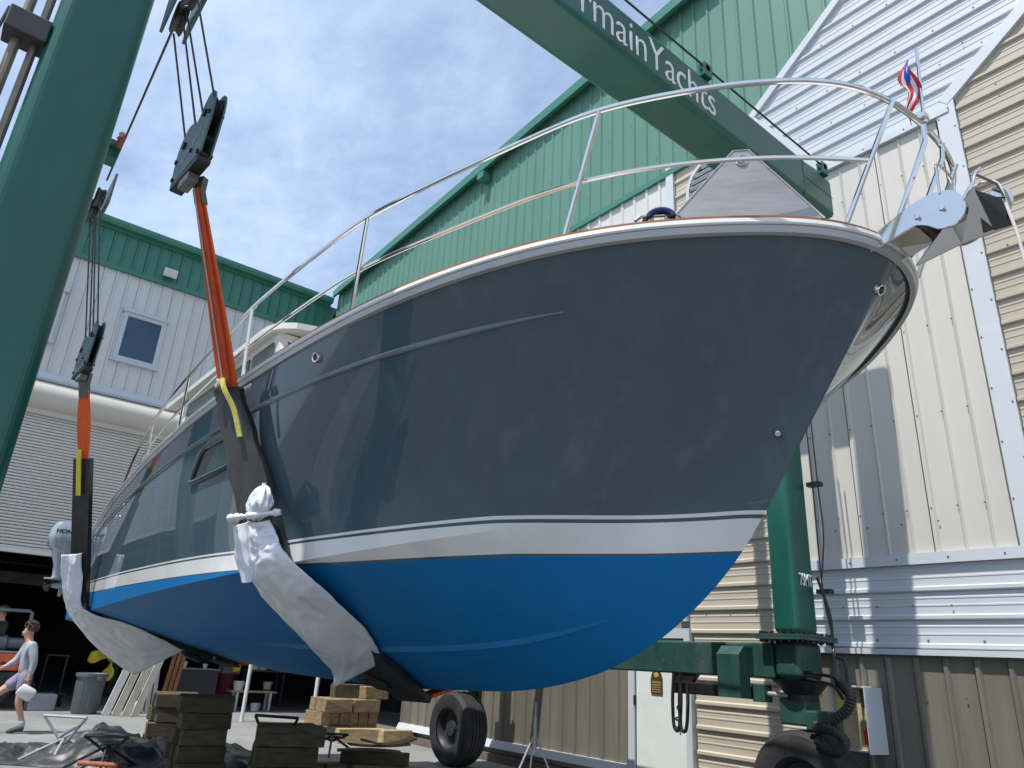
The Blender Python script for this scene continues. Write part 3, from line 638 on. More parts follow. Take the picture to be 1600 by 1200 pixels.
tr = [world(p, 1) for p in H[-1][::-1]]+[world(p, -1) for p in H[-1][1:]]
hm.add(tr, [list(range(len(tr)))])
def zwl(x): return float(np.interp(x, [-12.5, -10.4, -5.4, -4.6, -3.6, -2.5], [2.10, 2.125, 2.125, 2.165, 2.235, 2.285]))
def hwl(x): return float(np.interp(x, [-12.5, -5.6, -4.6, -3.6, -2.4], [.15, .15, .185, .22, .235]))
HULL = bpy.data.materials.new('hull_paint'); HULL.use_nodes = True
t = HULL.node_tree; b = t.nodes['Principled BSDF']
at = N('ShaderNodeAttribute', t); at.attribute_name = 'paint'
rmp = N('ShaderNodeValToRGB', t); rmp.color_ramp.interpolation = 'CONSTANT'
mrr = N('ShaderNodeMapRange', t); mrr.inputs['From Min'].default_value = -1; mrr.inputs['From Max'].default_value = 3
t.links.new(at.outputs['Fac'], mrr.inputs[0]); t.links.new(mrr.outputs[0], rmp.inputs[0])
GREYH = (.066, .104, .127, 1); BLUE = (.0006, .15, .39, 1); WH = (.74, .74, .72, 1)
el = rmp.color_ramp.elements; el[0].position = 0; el[0].color = BLUE; el[1].position = .25; el[1].color = GREYH
for p_, c_ in ((.262, WH), (.25+.20, GREYH), (.25+.225, WH), (.50, GREYH)):
    e = el.new(p_); e.color = c_
geo = N('ShaderNodeNewGeometry', t); nz = noise(t, geo.outputs['Position'], 2.2, 6, .6); mv = N('ShaderNodeMapRange', t); mv.inputs['To Min'].default_value = .80; mv.inputs['To Max'].default_value = 1.2
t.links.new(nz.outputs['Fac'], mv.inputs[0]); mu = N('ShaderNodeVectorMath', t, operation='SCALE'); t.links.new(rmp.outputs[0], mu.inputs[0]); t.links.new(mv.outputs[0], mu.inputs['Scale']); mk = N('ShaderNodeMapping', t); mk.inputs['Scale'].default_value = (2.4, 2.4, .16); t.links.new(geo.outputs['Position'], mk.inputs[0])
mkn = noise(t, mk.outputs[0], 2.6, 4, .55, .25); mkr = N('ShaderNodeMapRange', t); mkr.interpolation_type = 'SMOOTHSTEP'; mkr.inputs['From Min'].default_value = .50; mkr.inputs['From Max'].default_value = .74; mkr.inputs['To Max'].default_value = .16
t.links.new(mkn.outputs['Fac'], mkr.inputs[0]); mkm = N('ShaderNodeMix', t, data_type='RGBA'); t.links.new(mkr.outputs[0], mkm.inputs[0]); t.links.new(mu.outputs[0], mkm.inputs[6]); mkm.inputs[7].default_value = (.20, .24, .26, 1)  # pale vertical streaks in the topside colour stand in for reflections
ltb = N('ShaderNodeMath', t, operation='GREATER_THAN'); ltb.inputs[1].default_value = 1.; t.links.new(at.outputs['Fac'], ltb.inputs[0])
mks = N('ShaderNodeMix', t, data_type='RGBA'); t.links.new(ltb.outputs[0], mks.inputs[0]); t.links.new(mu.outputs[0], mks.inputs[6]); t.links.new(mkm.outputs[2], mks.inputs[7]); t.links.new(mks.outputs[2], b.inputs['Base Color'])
lt = N('ShaderNodeMath', t, operation='LESS_THAN'); lt.inputs[1].default_value = 0.; t.links.new(at.outputs['Fac'], lt.inputs[0])
# topsides glossy with faint wipe marks in the roughness, antifouling matt
mps = N('ShaderNodeMapping', t); mps.inputs['Scale'].default_value = (2.2, 2.2, .5); t.links.new(geo.outputs['Position'], mps.inputs[0])
ws_ = noise(t, mps.outputs[0], 3.5, 7, .65, .8); wr = N('ShaderNodeMapRange', t); wr.inputs['From Min'].default_value = .45; wr.inputs['From Max'].default_value = .75; wr.inputs['To Min'].default_value = .015; wr.inputs['To Max'].default_value = .07
t.links.new(ws_.outputs['Fac'], wr.inputs[0])
rmx = N('ShaderNodeMix', t, data_type='FLOAT'); t.links.new(lt.outputs[0], rmx.inputs[0]); t.links.new(wr.outputs[0], rmx.inputs[2]); rmx.inputs[3].default_value = .55
t.links.new(rmx.outputs[0], b.inputs['Roughness'])
sp = N('ShaderNodeMapRange', t); sp.inputs['To Min'].default_value = .5; sp.inputs['To Max'].default_value = .25; t.links.new(lt.outputs[0], sp.inputs[0]); t.links.new(sp.outputs[0], b.inputs['Specular IOR Level'])
me = bpy.data.meshes.new('hull'); org = Vector((-7, YC, 1.34))
hv = np.array(hm.v); me.from_pydata([tuple(p-np.array(org)) for p in hv], [], hm.f)
at_ = me.attributes.new('paint', 'FLOAT', 'POINT'); at_.data.foreach_set('value', [(p[2]-zwl(p[0]))/hwl(p[0]) for p in hv])
bm = bmesh.new(); bm.from_mesh(me); bmesh.ops.remove_doubles(bm, verts=bm.verts, dist=2e-4); bmesh.ops.recalc_face_normals(bm, faces=bm.faces); bm.to_mesh(me); bm.free()
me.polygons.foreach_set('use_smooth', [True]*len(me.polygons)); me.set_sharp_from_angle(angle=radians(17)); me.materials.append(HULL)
for e in me.edges:                       # the upper stem is a soft radius, not a crease
    if e.use_edge_sharp:
        c0, c1 = me.vertices[e.vertices[0]].co, me.vertices[e.vertices[1]].co
        if max(abs(c0.y), abs(c1.y)) < .02 and min(c0.z, c1.z)+1.34 > 2.75 and c0.x+org.x > -3: e.use_edge_sharp = False
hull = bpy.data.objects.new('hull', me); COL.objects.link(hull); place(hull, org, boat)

# deck
dk = MB(); D0 = S_in.copy(); D0[:, 2] += .03
dk.grid([[world((p[0], p[1]*f, p[2]+.05*(1-f*f)), 1) for f in (1, .5, 0, -.5, -1)] for p in D0], True)
build('deck', dk, GELWHITE, boat)
# rub rail: moulded section swept round the whole sheer
def sweep(name, prof, mat, offs=0., curve=Sr, parent=boat, imax=NU):
    mbs = MB()
    for side in (1, -1):
        rows = []
        for i in range(imax):
            p = curve[i]; n_ = nS[i]; rows.append([world((p[0]+n_[0]*a, (p[1]+n_[1]*a) if i else 0, p[2]+b_), side) for a, b_ in prof+[prof[0]]])
        mbs.grid(rows, True)
    return build(name, mbs, mat, parent, sharp=40)
RAILW = M('rail_white', (.72, .71, .68), .2, var=.03, coat=.4)
sweep('rub_rail', [(-.05, -.002), (-.012, 0), (.0, -.010), (.003, -.034), (-.004, -.042), (-.05, -.042)], RAILW)
sweep('rail_underside', [(-.05, -.044), (-.012, -.044), (-.010, -.052), (-.020, -.084), (-.05, -.086)], M('rail_shade_grey', (.42, .42, .41), .3, var=.04, coat=.2))  # underside of the white rail, its shade painted in as grey
sweep('toe_rail', [(-.075, .0015), (-.016, .0015), (-.014, .015), (-.075, .017)], TEAK)
sweep('bulwark_cap', [(-.16, -.03), (-.101, -.03), (-.101, .012), (-.16, .012)], GELWHITE)
def surf(i, q, off=0.):
    """point on the starboard hull and its outward offset"""
    i0 = int(min(max(i, 0), NU-2)); fi = i-i0
    def P(a, qq): return np.array(world(hull_point(a, qq), 1))
    p = P(i0, q)*(1-fi)+P(i0+1, q)*fi
    du = P(min(i0+1, NU-1), q)-P(max(i0-1, 0), q); dq = P(i0, min(q+.03, 2))-P(i0, max(q-.03, 0))
    n_ = np.cross(du, dq); n_ /= np.linalg.norm(n_)+1e-9
    if n_[1] > 0: n_ = -n_
    return p+n_*off, n_
def idx_at(x, q):              # station index whose hull point at q has this x
    best = min(range(NU), key=lambda i: abs(hull_point(i, q)[0]-x)); return best
def bead(name, ia, ib, qf, r, mat, parent=boat, n=70, taper=True):
    pts = []; rr = []
    for k in range(n):
        i = ia+(ib-ia)*k/(n-1); pts.append(tuple(surf(i, qf(k/(n-1)), .0)[0])); e = min(k, n-1-k)/(n*.12); rr.append(r*(min(1, .25+e) if taper else 1))
    return build(name, MB().tube(pts, rr, 8), mat, parent)
i_end = idx_at(-2.75, 1.80)
bead('knuckle_moulding', i_end, NU-1, lambda k: 1.80+.0*k, .02, M('knuckle_lit_grey', (.16, .20, .22), .12, coat=.2))  # hull-coloured moulding, painted lighter for the sky light it catches
# spray strakes on the bottom
def strake(ia, ib, qa, qb, wd):
    rows = []; n = 50
    for k in range(n):
        u = k/(n-1); i = ia+(ib-ia)*u; q = qa+(qb-qa)*u; e = min(1, min(u, 1-u)/.18+.05)
        p, n_ = surf(i, q, 0); p2, _ = surf(i, q+.075*wd, 0); o = n_*.045*e*wd
        rows.append([tuple(p-n_*.004), tuple(p+o), tuple(p2-n_*.004)])
    return build('spray_strake', MB().grid(rows, True), BLUEM, boat, sharp=20)
BLUEM = M('antifouling_blue', BLUE[:3], .5, var=.1, scale=2.5)
strake(idx_at(-3.35, .36), idx_at(-7.6, .42), .30, .44, .42)
# fittings on the topside
def fitting(x, q, r, name='hull_fitting', hole=True):
    i = idx_at(x, q); p, n_ = surf(i, q, 0); nv = Vector(n_); pv = Vector(p); qd = nv.to_track_quat('Z', 'Y').to_matrix()
    prof = [(r*1.15, -.01), (r*1.15, .012), (r, .024), (r*.72, .022), (r*.62, .004), (0, .002)] if hole else [(r, -.01), (r, .03), (r*.6, .05), (0, .055)]
    m_ = MB().lathe(prof, (0, 0, 0), 2, 20); m_.v = [tuple(pv+qd@Vector(v)) for v in m_.v]
    o = build(name, m_, STEEL, boat)
    if hole:
        m2 = MB().lathe([(r*.6, .008), (0, .008)], (0, 0, 0), 2, 16); m2.v = [tuple(pv+qd@Vector(v)) for v in m2.v]; build('drain_hole', m2, BLACK, o)
fitting(-4.50, 1.90, .035); fitting(-1.53, 1.86, .032); fitting(-2.2, 1.30, .026, 'towing_eye', False); fitting(-10.9, 1.75, .025); fitting(-9.3, 1.72, .025)
# rectangular hull window: pressed frame following the side
ia, ib = idx_at(-5.68, 1.6), idx_at(-6.55, 1.6)
def rounded(n=40, rx=.16, ry=.28):
    out_ = []
    for k in range(n):
        a = 2*pi*k/n; c, s_ = cos(a), sin(a); e = .28; out_.append((.5+.5*math.copysign(abs(c)**e, c), .5+.5*math.copysign(abs(s_)**e, s_)))
    return out_
def winpt(u, v, off): return tuple(surf(ia+(ib-ia)*u, 1.56+.175*v, off)[0])
ring = rounded()
mb = MB(); mb.tube([winpt(u, v, .012) for u, v in ring], .022, 8, closed=True); wf_ = build('hull_window', mb, M('window_surround', (.09, .115, .13), .15, coat=.3), boat)
mb = MB(); mb.add([winpt(u, v, .006) for u, v in ring], [list(range(len(ring)))]); build('pane', mb, GLASS, wf_)
mb = MB(); mb.add([winpt(.1, .12, .009), winpt(.62, .12, .009), winpt(.62, .8, .009), winpt(.1, .8, .009)], [(0, 1, 2, 3)]); build('inner_curtain', mb, GGLASS, wf_)
# ---- bow rail
RT = [(-1.135, 0, 4.50), (-1.14, .12, 4.51), (-1.17, .40, 4.53), (-1.26, .66, 4.54), (-1.36, .81, 4.54), (-1.73, 1.14, 4.54), (-2.32, 1.52, 4.53), (-3.33, 1.80, 4.49), (-4.02, 2.02, 4.41), (-4.9, 2.10, 4.34), (-5.68, 2.16, 4.26), (-7.09, 2.20, 4.02), (-7.9, 2.19, 3.90), (-8.4, 2.17, 3.82), (-9.0, 2.13, 3.62), (-9.45, 2.10, 3.33)]
RTs = smooth_curve(RT, 90, 1, 300)
rail = build('bow_rail', MB().tube([world(p, 1) for p in RTs[::-2]]+[world(p, -1) for p in RTs[2::2]], .0165, 10), STEEL, boat)
def rail_at(x):
    k = int(np.argmin(abs(RTs[30:, 0]-x)))+30; return RTs[k]
def sheer_at(x):
    k = int(np.argmin(abs(Ssm[:, 0]-x)+(0 if x < -1.5 else 0))); return Ssm[k]
for side in (1, -1):
    for xb_, xt_ in ((-8.6, -8.33), (-7.34, -7.09), (-5.74, -5.66), (-4.18, -4.02), (-2.61, -2.30)):
        p0 = sheer_at(xb_); p1 = rail_at(xt_); build('stanchion', MB().tube([world((p0[0], p0[1]-.07, p0[2]), side), world(p1, side)], .0145, 8), STEEL, rail)
        build('stanchion_foot', MB().lathe([(.0, .03), (.02, .03), (.022, .012), (.04, .01), (.04, 0)], world((p0[0], p0[1]-.07, p0[2]+.005), side), 2, 12), STEEL, rail)
    build('stanchion', MB().tube([world((-1.49, .42, 3.89), side), world((-1.17, .40, 4.53), side)], .0145, 8), STEEL, rail)
    build('stanchion', MB().tube([world((-1.40, .10, 3.90), side), world((-1.15, .11, 4.40), side), world((-1.14, .12, 4.50), side)], .0145, 8), STEEL, rail)
    mid = [tuple((np.array(sheer_at(x0))*np.array([1, 1, 1])-np.array([0, .07, 0]))*(1-.5)+np.array(rail_at(x1))*.5) for x0, x1 in ((-8.6, -8.33), (-7.34, -7.09), (-5.74, -5.66), (-4.18, -4.02), (-2.61, -2.30))]
    mid = [(-9.3, 2.05, 3.36)]+mid+[(-1.9, 1.0, 4.23), (-1.54, .68, 4.23), (-1.33, .41, 4.21)]
    build('mid_rail', MB().tube([world(p, side) for p in smooth_curve(mid, 40, None, 120)], .0125, 8), STEEL, rail)
# ---- pilothouse
hx0, hx1, hy = -7.25, -10.8, 1.36
def house_sec(x, z, y): return x, y, z
hb = MB(); base = [(-6.55, 3.62), (-7.3, 4.86), (-10.8, 4.86), (-10.9, 3.3)]
hb.prism([(a, c) for a, c in base], 1, YC-hy, YC+hy); house = build('pilothouse', hb, GELWHITE, boat)
for side in (1, -1):
    yy = YC-side*(hy+.004)
    def wpane(poly, name='house_window', mat=GGLASS):
        build(name, MB().prism(poly, 1, yy, yy-side*.012), mat, house)
    wpane([(-7.05, 4.30), (-7.36, 4.74), (-7.95, 4.74), (-7.95, 4.30)]); wpane([(-8.05, 4.30), (-8.05, 4.74), (-9.1, 4.74), (-9.1, 4.30)]); wpane([(-9.2, 4.30), (-9.2, 4.74), (-10.4, 4.74), (-10.4, 4.30)])
    build('handrail', MB().tube(catmull([(-7.6, yy-side*.02, 4.2), (-7.7, yy-side*.08, 4.2), (-9.9, yy-side*.08, 4.2), (-10.0, yy-side*.02, 4.2)], 20), .012, 8), STEEL, house)
sl_ = (4.86-3.62)/(-.75)
for k, (ya, yb) in enumerate(((-1.26, -.48), (-.4, .4), (.48, 1.26))):
    za, zb = 4.18, 4.74; xa = -6.55-(za-3.62)/1.24*.75+.006; xb2 = -6.55-(zb-3.62)/1.24*.75+.006
    m_ = MB(); m_.add([(xa, YC+ya, za), (xa, YC+yb, za), (xb2, YC+yb, zb), (xb2, YC+ya, zb), (xa-.03, YC+ya, za-.01), (xa-.03, YC+yb, za-.01), (xb2-.03, YC+yb, zb-.01), (xb2-.03, YC+ya, zb-.01)], [(0, 1, 2, 3), (4, 7, 6, 5), (0, 4, 5, 1), (1, 5, 6, 2), (2, 6, 7, 3), (3, 7, 4, 0)])
    build('windscreen', m_, GGLASS, house)
    build('wiper', MB().tube([(xa+.02, YC+(ya+yb)/2+.2, za+.02), (-6.55-(4.5-3.62)/1.24*.75+.03, YC+(ya+yb)/2-.05, 4.5)], .01, 6), BLACK, house)
rfm = MB(); rows = []
for x in list(np.linspace(-7.02, -7.6, 6))+list(np.linspace(-8, -11.2, 6)):
    e = min(1, (-7.0-x)/.5); e = sqrt(max(0, 1-(1-e)**2)); hw = (hy+.12)*(.80+.2*e); rows.append([(x, YC+hw*f, 4.90+.16*(1-f*f)*(.5+.5*e)) for f in np.linspace(-1, 1, 15)])
rfm.grid(rows, True); low = [[(p[0], p[1], p[2]-.07) for p in R] for R in rows]; rfm.grid(low, True)
rfm.grid([rows[0], low[0]], False); rfm.grid([rows[-1], low[-1]], False); rfm.grid([[R[0] for R in rows], [R[0] for R in low]], False); rfm.grid([[R[-1] for R in rows], [R[-1] for R in low]], False)
build('house_roof', rfm, GELWHITE, house)
build('trunk_cabin', MB().prism([(-4.6, 3.74), (-5.0, 3.98), (-6.9, 4.02), (-6.9, 3.6)], 1, YC-1.15, YC+1.15), GELWHITE, boat)
build('black_speaker', MB().box((-6.95, 2.28, 3.86), (-6.75, 2.44, 4.06), bev=.015), BLACK, boat)
b_ = MB().tube([(-8.4, 2.05, 3.75), (-7.35, 2.0, 4.05)], .02, 8); b_.ball((-7.35, 2.0, 4.06), .05); build('boat_hook', b_, BLACK, boat)
# ---- triangular steel panel, cleat with blue line, bow roller
pa, pb_, pc = Vector((-2.2, 2.74, 3.90)), Vector((-1.56, 3.28, 3.90)), Vector((-1.875, 3.03, 4.39))
tv = (pb_-pa).normalized(); nv = tv.cross(Vector((0, 0, 1))).normalized()
c0 = pc-tv*.04; c1 = pc+tv*.04
mb = MB(); q4 = [pa, pb_, c1, c0]; mb.add([p+nv*.012 for p in q4]+[p-nv*.012 for p in q4], [(0, 1, 2, 3), (7, 6, 5, 4), (0, 4, 5, 1), (1, 5, 6, 2), (2, 6, 7, 3), (3, 7, 4, 0)])
tp = build('steel_panel', mb, BRUSH, boat)
ed = MB()
ed.tube([pa+nv*.012, c0+nv*.012, c1+nv*.012, pb_+nv*.012], .006, 6); build('panel_edge', ed, STEEL, tp)
pm = pc-Vector((0, 0, .075)); qd = nv.to_track_quat('Z', 'Y').to_matrix()
m_ = MB().lathe([(.036, .0), (.036, .02), (.028, .026), (.022, .018), (0, .016)], (0, 0, 0), 2, 20); m_.v = [tuple(pm+qd@Vector(v)) for v in m_.v]; build('panel_ring', m_, STEEL, tp)
m_ = MB().tube([tuple(pm+nv*.03+Vector((0, 0, .012))+(tv*cos(a)+Vector((0, 0, 1))*sin(a))*.016) for a in np.linspace(0, 2*pi, 14, endpoint=False)], .004, 6, closed=True); build('panel_shackle', m_, STEEL, tp)
cx = Vector((-2.17, 2.66, 3.905))
m_ = MB().tube([cx-tv*.13, cx-tv*.1+Vector((0, 0, .025)), cx+tv*.1+Vector((0, 0, .025)), cx+tv*.13], .011, 8); m_.cyl(cx-tv*.04, cx-tv*.04+Vector((0, 0, .03)), .013); m_.cyl(cx+tv*.04, cx+tv*.04+Vector((0, 0, .03)), .013); build('cleat', m_, STEEL, boat)
ro = MB(); ro.tube([tuple(cx+tv*(.075*cos(a))+Vector((0, 0, .052*sin(a)))-nv*.01) for a in np.linspace(-.1, pi+.1, 18)], .017, 8); ro.tube([tuple(cx+tv*(.01+.065*cos(a))+Vector((0, 0, .045*sin(a)))+nv*.025) for a in np.linspace(0, pi, 18)], .016, 8)
build('dock_line', ro, NAVY, label='dark blue dock line looped over the starboard bow cleat', cat='rope', kind=None)
chk = [(-1.52, 3.875), (-1.38, 3.93), (-1.28, 3.975), (-1.19, 4.0), (-1.12, 4.0), (-1.06, 3.985), (-1.015, 3.94), (-.995, 3.87), (-1.02, 3.805), (-1.07, 3.782), (-1.13, 3.787), (-1.19, 3.835), (-1.25, 3.858), (-1.34, 3.838), (-1.5, 3.81)]
br_ = build('bow_roller', MB().prism(catmull(chk+[chk[0]], 50)[:-1], 1, 3.60, 3.614), STEEL, boat)
build('roller_cheek', MB().prism(catmull(chk+[chk[0]], 50)[:-1], 1, 3.83, 3.844), STEEL, br_)
build('roller_floor', MB().box((-1.5, 3.614, 3.86), (-1.24, 3.83, 3.87)), STEEL, br_)
for x, z in ((-1.22, 3.895), (-1.10, 3.89)):
    build('roller', MB().lathe([(0, -.1), (.045, -.1), (.03, 0), (.045, .1), (0, .1)], (x, 3.722, z), 1, 18), BLACK, br_)
    build('roller_bolt', MB().lathe([(0, -.02), (.014, -.018), (.016, 0)], (x, 3.60, z), 1, 6, False), STEEL, br_)
build('roller_hoop', MB().tube([(-1.10, 3.60, 3.98), (-1.10, 3.61, 4.14)]+[(-1.10+.0, 3.722-.11*cos(a), 4.15+.06*sin(a)) for a in np.linspace(0, pi, 9)]+[(-1.10, 3.835, 4.14), (-1.10, 3.835, 3.98)], .008, 8), STEEL, br_)
# ---- anchor lying in the roller
an = thing('anchor', (-1.05, 3.72, 3.62), 'polished plough anchor hanging in the bow roller', 'anchor')
build('shank', MB().prism([(-1.28, 3.93), (-1.05, 3.955), (-.95, 3.93), (-.86, 3.82), (-.90, 3.79), (-.98, 3.88), (-1.28, 3.90)], 1, 3.712, 3.732), STEEL, an)
tip, Kf, Ka = (-1.31, 3.72, 3.70), (-1.08, 3.72, 3.735), (-.93, 3.72, 3.735)
for sd in (-1, 1):
    Sf, Sa = (-1.10, 3.72+sd*.065, 3.85), (-.94, 3.72+sd*.15, 3.93)
    P3 = [Vector(p) for p in (tip, Kf, Ka, Sa, Sf)]; th = Vector((0, sd*.004, -.010)); mb = MB()
    mb.add(P3+[p+th for p in P3], [(0, 1, 4), (1, 2, 3, 4), (5, 9, 6), (6, 9, 8, 7)]+[(i, (i+1) % 5, 5+(i+1) % 5, 5+i) for i in range(5)])
    build('fluke', mb, STEEL, an)
mb = MB(); P3 = [Vector(p) for p in ((-.94, 3.585, 3.915), (-.975, 3.70, 3.735), (-.85, 3.72, 3.735), (-.86, 3.66, 3.86))]; mb.add(P3+[p+Vector((0, .012, 0)) for p in P3], [(0, 1, 2, 3), (7, 6, 5, 4)]+[(i, (i+1) % 4, 4+(i+1) % 4, 4+i) for i in range(4)]); build('fluke_tail', mb, M('anchor_dark', (.10, .10, .11), .25, .9), an)
build('tail_plate', MB().prism([(-.94, 3.95)]+[(-.90+.07*cos(a), 3.90+.09*sin(a)) for a in np.linspace(1.6, -1.2, 10)]+[(-.90, 3.80)], 1, 3.74, 3.752), STEEL, an)
build('roll_bar', MB().tube([(-1.04, 3.64, 3.86), (-1.0, 3.63, 3.93), (-.955, 3.64, 4.0), (-.945, 3.66, 4.06), (-.93, 3.70, 4.10)], .009, 8), STEEL, an)
build('trip_bar', MB().tube([(-.945, 3.66, 4.05), (-.87, 3.68, 3.96), (-.85, 3.68, 3.87), (-.95, 3.66, 3.90)], .007, 8), M('anchor_dark', (.1, .1, .11), .25, .9), an)
build('anchor_rope', MB().tube(catmull([(-1.0, 3.70, 4.0), (-.93, 3.70, 4.01), (-.87, 3.70, 3.97), (-.85, 3.69, 3.81), (-.835, 3.69, 3.66), (-.83, 3.69, 3.52), (-.82, 3.69, 3.2)], 40), .0075, 8), ROPE, label='white braided rope hanging from the polished anchor', cat='rope')
# ---- flag on its staff
st = build('flag_staff', MB().tube([(-1.13, 3.665, 4.50), (-1.11, 3.70, 5.04)], .0095, 8), STEEL, boat)
build('staff_clamp', MB().box((-1.155, 3.64, 4.52), (-1.11, 3.70, 4.56), bev=.006), STEEL, st)
fg = thing('flag', (-1.15, 3.65, 4.5), 'small red, white and blue striped flag on the bow rail staff', 'flag')
NF, MF = 26, 31
FP = [[None]*MF for _ in range(NF)]
for i in range(NF):
    for j in range(MF):
        u = i/(NF-1); v = j/(MF-1)             # u down the hoist, v along the fly; the cloth hangs limp and twisted
        r_ = .055*(1-.35*v)+.02*sin(5*v); tw = .4+3.4*v
        FP[i][j] = (-1.125-.02-.05*v+r_*(u-.5)*sin(tw)*1.4+.01*sin(9*v+4*u), 3.665-.02+.02*v-r_*(u-.3)*cos(tw)*1.7-.012*sin(7*v+3*u), 4.97-.10*u*(1-.5*v)-.36*v*(.75+.35*u))
def flag_part(name, mat, test):
    m_ = MB()
    for i in range(NF-1):
        for j in range(MF-1):
            if test((i+.5)/(NF-1), (j+.5)/(MF-1)): m_.add([FP[i][j], FP[i+1][j], FP[i+1][j+1], FP[i][j+1]], [(0, 1, 2, 3)], True)
    o = build(name, m_, mat, fg); md = o.modifiers.new('s', 'SOLIDIFY'); md.thickness = .0015
tri = lambda u, v: v < .42*(1-abs(2*u-1))*1.0+.0
star = lambda u, v: (u-.5)**2*.5+(v-.15)**2 < .0035
flag_part('flag_triangle', FLAGB, lambda u, v: tri(u, v) and not star(u, v))
flag_part('flag_star', FLAGW, lambda u, v: tri(u, v) and star(u, v))
flag_part('red_stripes', FLAGR, lambda u, v: not tri(u, v) and int(u*5) % 2 == 0)
flag_part('white_stripes', FLAGW, lambda u, v: not tri(u, v) and int(u*5) % 2 == 1)
# ---- outboard on the stern
ob = thing('outboard_motor', (-13.05, 1.8, 2.2), 'silver grey outboard motor on the boat stern', 'outboard motor')
ox, oy = 0., 0.
EX, EY, ES = -12.9, 1.76, 1.02
def ebuild(name, m_, mat, parent, **kw):
    m_.v = [(v[0]*.8+(.10 if v[2] < 2.35 else 0), v[1], v[2]) for v in m_.v] if name in ('cavitation_plate', 'gearcase', 'propeller') else m_.v
    m_.v = [(EX-v[1]*ES, EY+v[0]*ES, (2.8+(v[2]-2.8)*ES if v[2] > 2.8 else 2.8-(2.8-v[2])*.78)) for v in m_.v]; return build(name, m_, mat, parent, **kw)
rows = []
for z, x0, x1, hw in ((2.78, -.16, .12, .10), (2.84, -.24, .22, .15), (3.0, -.26, .28, .17), (3.12, -.25, .27, .165), (3.22, -.20, .22, .13), (3.24, -.1, .12, .06)):
    rows.append([(ox+(x0+x1)/2+(x1-x0)/2*math.copysign(abs(cos(a))**.6, cos(a)), oy+hw*math.copysign(abs(sin(a))**.6, sin(a)), z-.12*(cos(a)*.3 if z < 3 else 0)) for a in np.linspace(0, 2*pi, 29)])
mb = MB().grid(rows, True); mb.add(rows[-1][:-1], [list(range(28))]); cowl = ebuild('cowling', mb, ENGINE, ob, sharp=50)
text_obj('HONDA', 'cowling_lettering', INK, cowl, (EX+.180, EY-.20, 3.06), (0, 1, 0), (0, 0, 1), .08, .003, .35, .003)
rows = []
for z, x0, x1, hw in ((2.82, -.17, .14, .11), (2.7, -.15, .12, .10), (2.55, -.10, .10, .08), (2.36, -.08, .12, .06), (2.30, -.09, .13, .055)):
    rows.append([(ox+(x0+x1)/2+(x1-x0)/2*cos(a), oy+hw*sin(a), z) for a in np.linspace(0, 2*pi, 21)])
ebuild('midsection', MB().grid(rows, True), ENGINE, ob)
ebuild('cavitation_plate', MB().prism([(ox-.34, oy-.03), (ox-.22, oy-.11), (ox+.1, oy-.08), (ox+.1, oy+.08), (ox-.22, oy+.11), (ox-.34, oy+.03)], 2, 2.285, 2.31), ENGINE, ob)
gc = MB().tube([(ox-.22, oy, 2.18), (ox-.1, oy, 2.18), (ox+.1, oy, 2.18), (ox+.2, oy, 2.18)], [.03, .055, .055, .015], 14); gc.box((ox-.07, oy-.025, 2.18), (ox+.08, oy+.025, 2.3)); gc.prism([(ox-.07, 2.18), (ox+.06, 2.18), (ox-.02, 1.98), (ox-.06, 2.0)], 1, oy-.01, oy+.01); ebuild('gearcase', gc, ENGINE, ob)
pp = MB().cyl((ox-.32, oy, 2.18), (ox-.2, oy, 2.18), .035)
for k in range(3):
    a = 2*pi*k/3; R_ = Matrix.Rotation(a, 3, 'X'); blade = [R_@Vector(p) for p in ((-.03, 0, .02), (.04, .03, .03), (.05, .07, .09), (0, .05, .14), (-.05, -.02, .11))]; blade = [p+Vector((ox-.26, oy, 2.18)) for p in blade]; pp.add(blade+[p+Vector((.008, 0, 0)) for p in blade], [(0, 1, 2, 3, 4), (9, 8, 7, 6, 5)]+[(i, (i+1) % 5, 5+(i+1) % 5, 5+i) for i in range(5)])
ebuild('propeller', pp, BLACK, ob, kind='stuff')
ebuild('clamp_bracket', MB().box((ox+.12, oy-.09, 2.5), (ox+.6, oy+.09, 2.72), bev=.01), ENGINE, ob)
mb = MB().ball((EX+.12, EY+.30, 2.72), .16, 20, 14, (.55, .9, 1.3)); mb.v = [(x+.02*sin(30*z+x*20), y+.02*sin(25*x+z*33), z) for x, y, z in mb.v]
build('plastic_bag', mb, PLASTICS, label='crumpled clear plastic bag tied behind the outboard motor', cat='plastic bag')

# ================================================================ SLINGS
def seg(a, b, n): return [tuple(np.array(a)*(1-k/(n-1))+np.array(b)*(k/(n-1))) for k in range(n)]
def sling(blk, chine, keel, wd, lab):
    """taut strap from the block down to the chine, under the bottom to the keel and up the port side"""
    t = thing('lifting_sling', keel, lab, 'lifting sling')
    A = np.array(blk); B = np.array(chine); K = np.array(keel)
    return t, A, B, K
def ribbon(name, pts, hw, th, mat, parent, wdir=(1, 0, 0), wob=0., **kw):
    pts = [Vector(p) for p in pts]; W = []
    for i, p in enumerate(pts):
        h_ = hw[i] if hasattr(hw, '__len__') else hw; W.append(Vector(wdir).normalized()*h_)
    return build(name, MB().strip(pts, W, th), mat, parent, **kw)
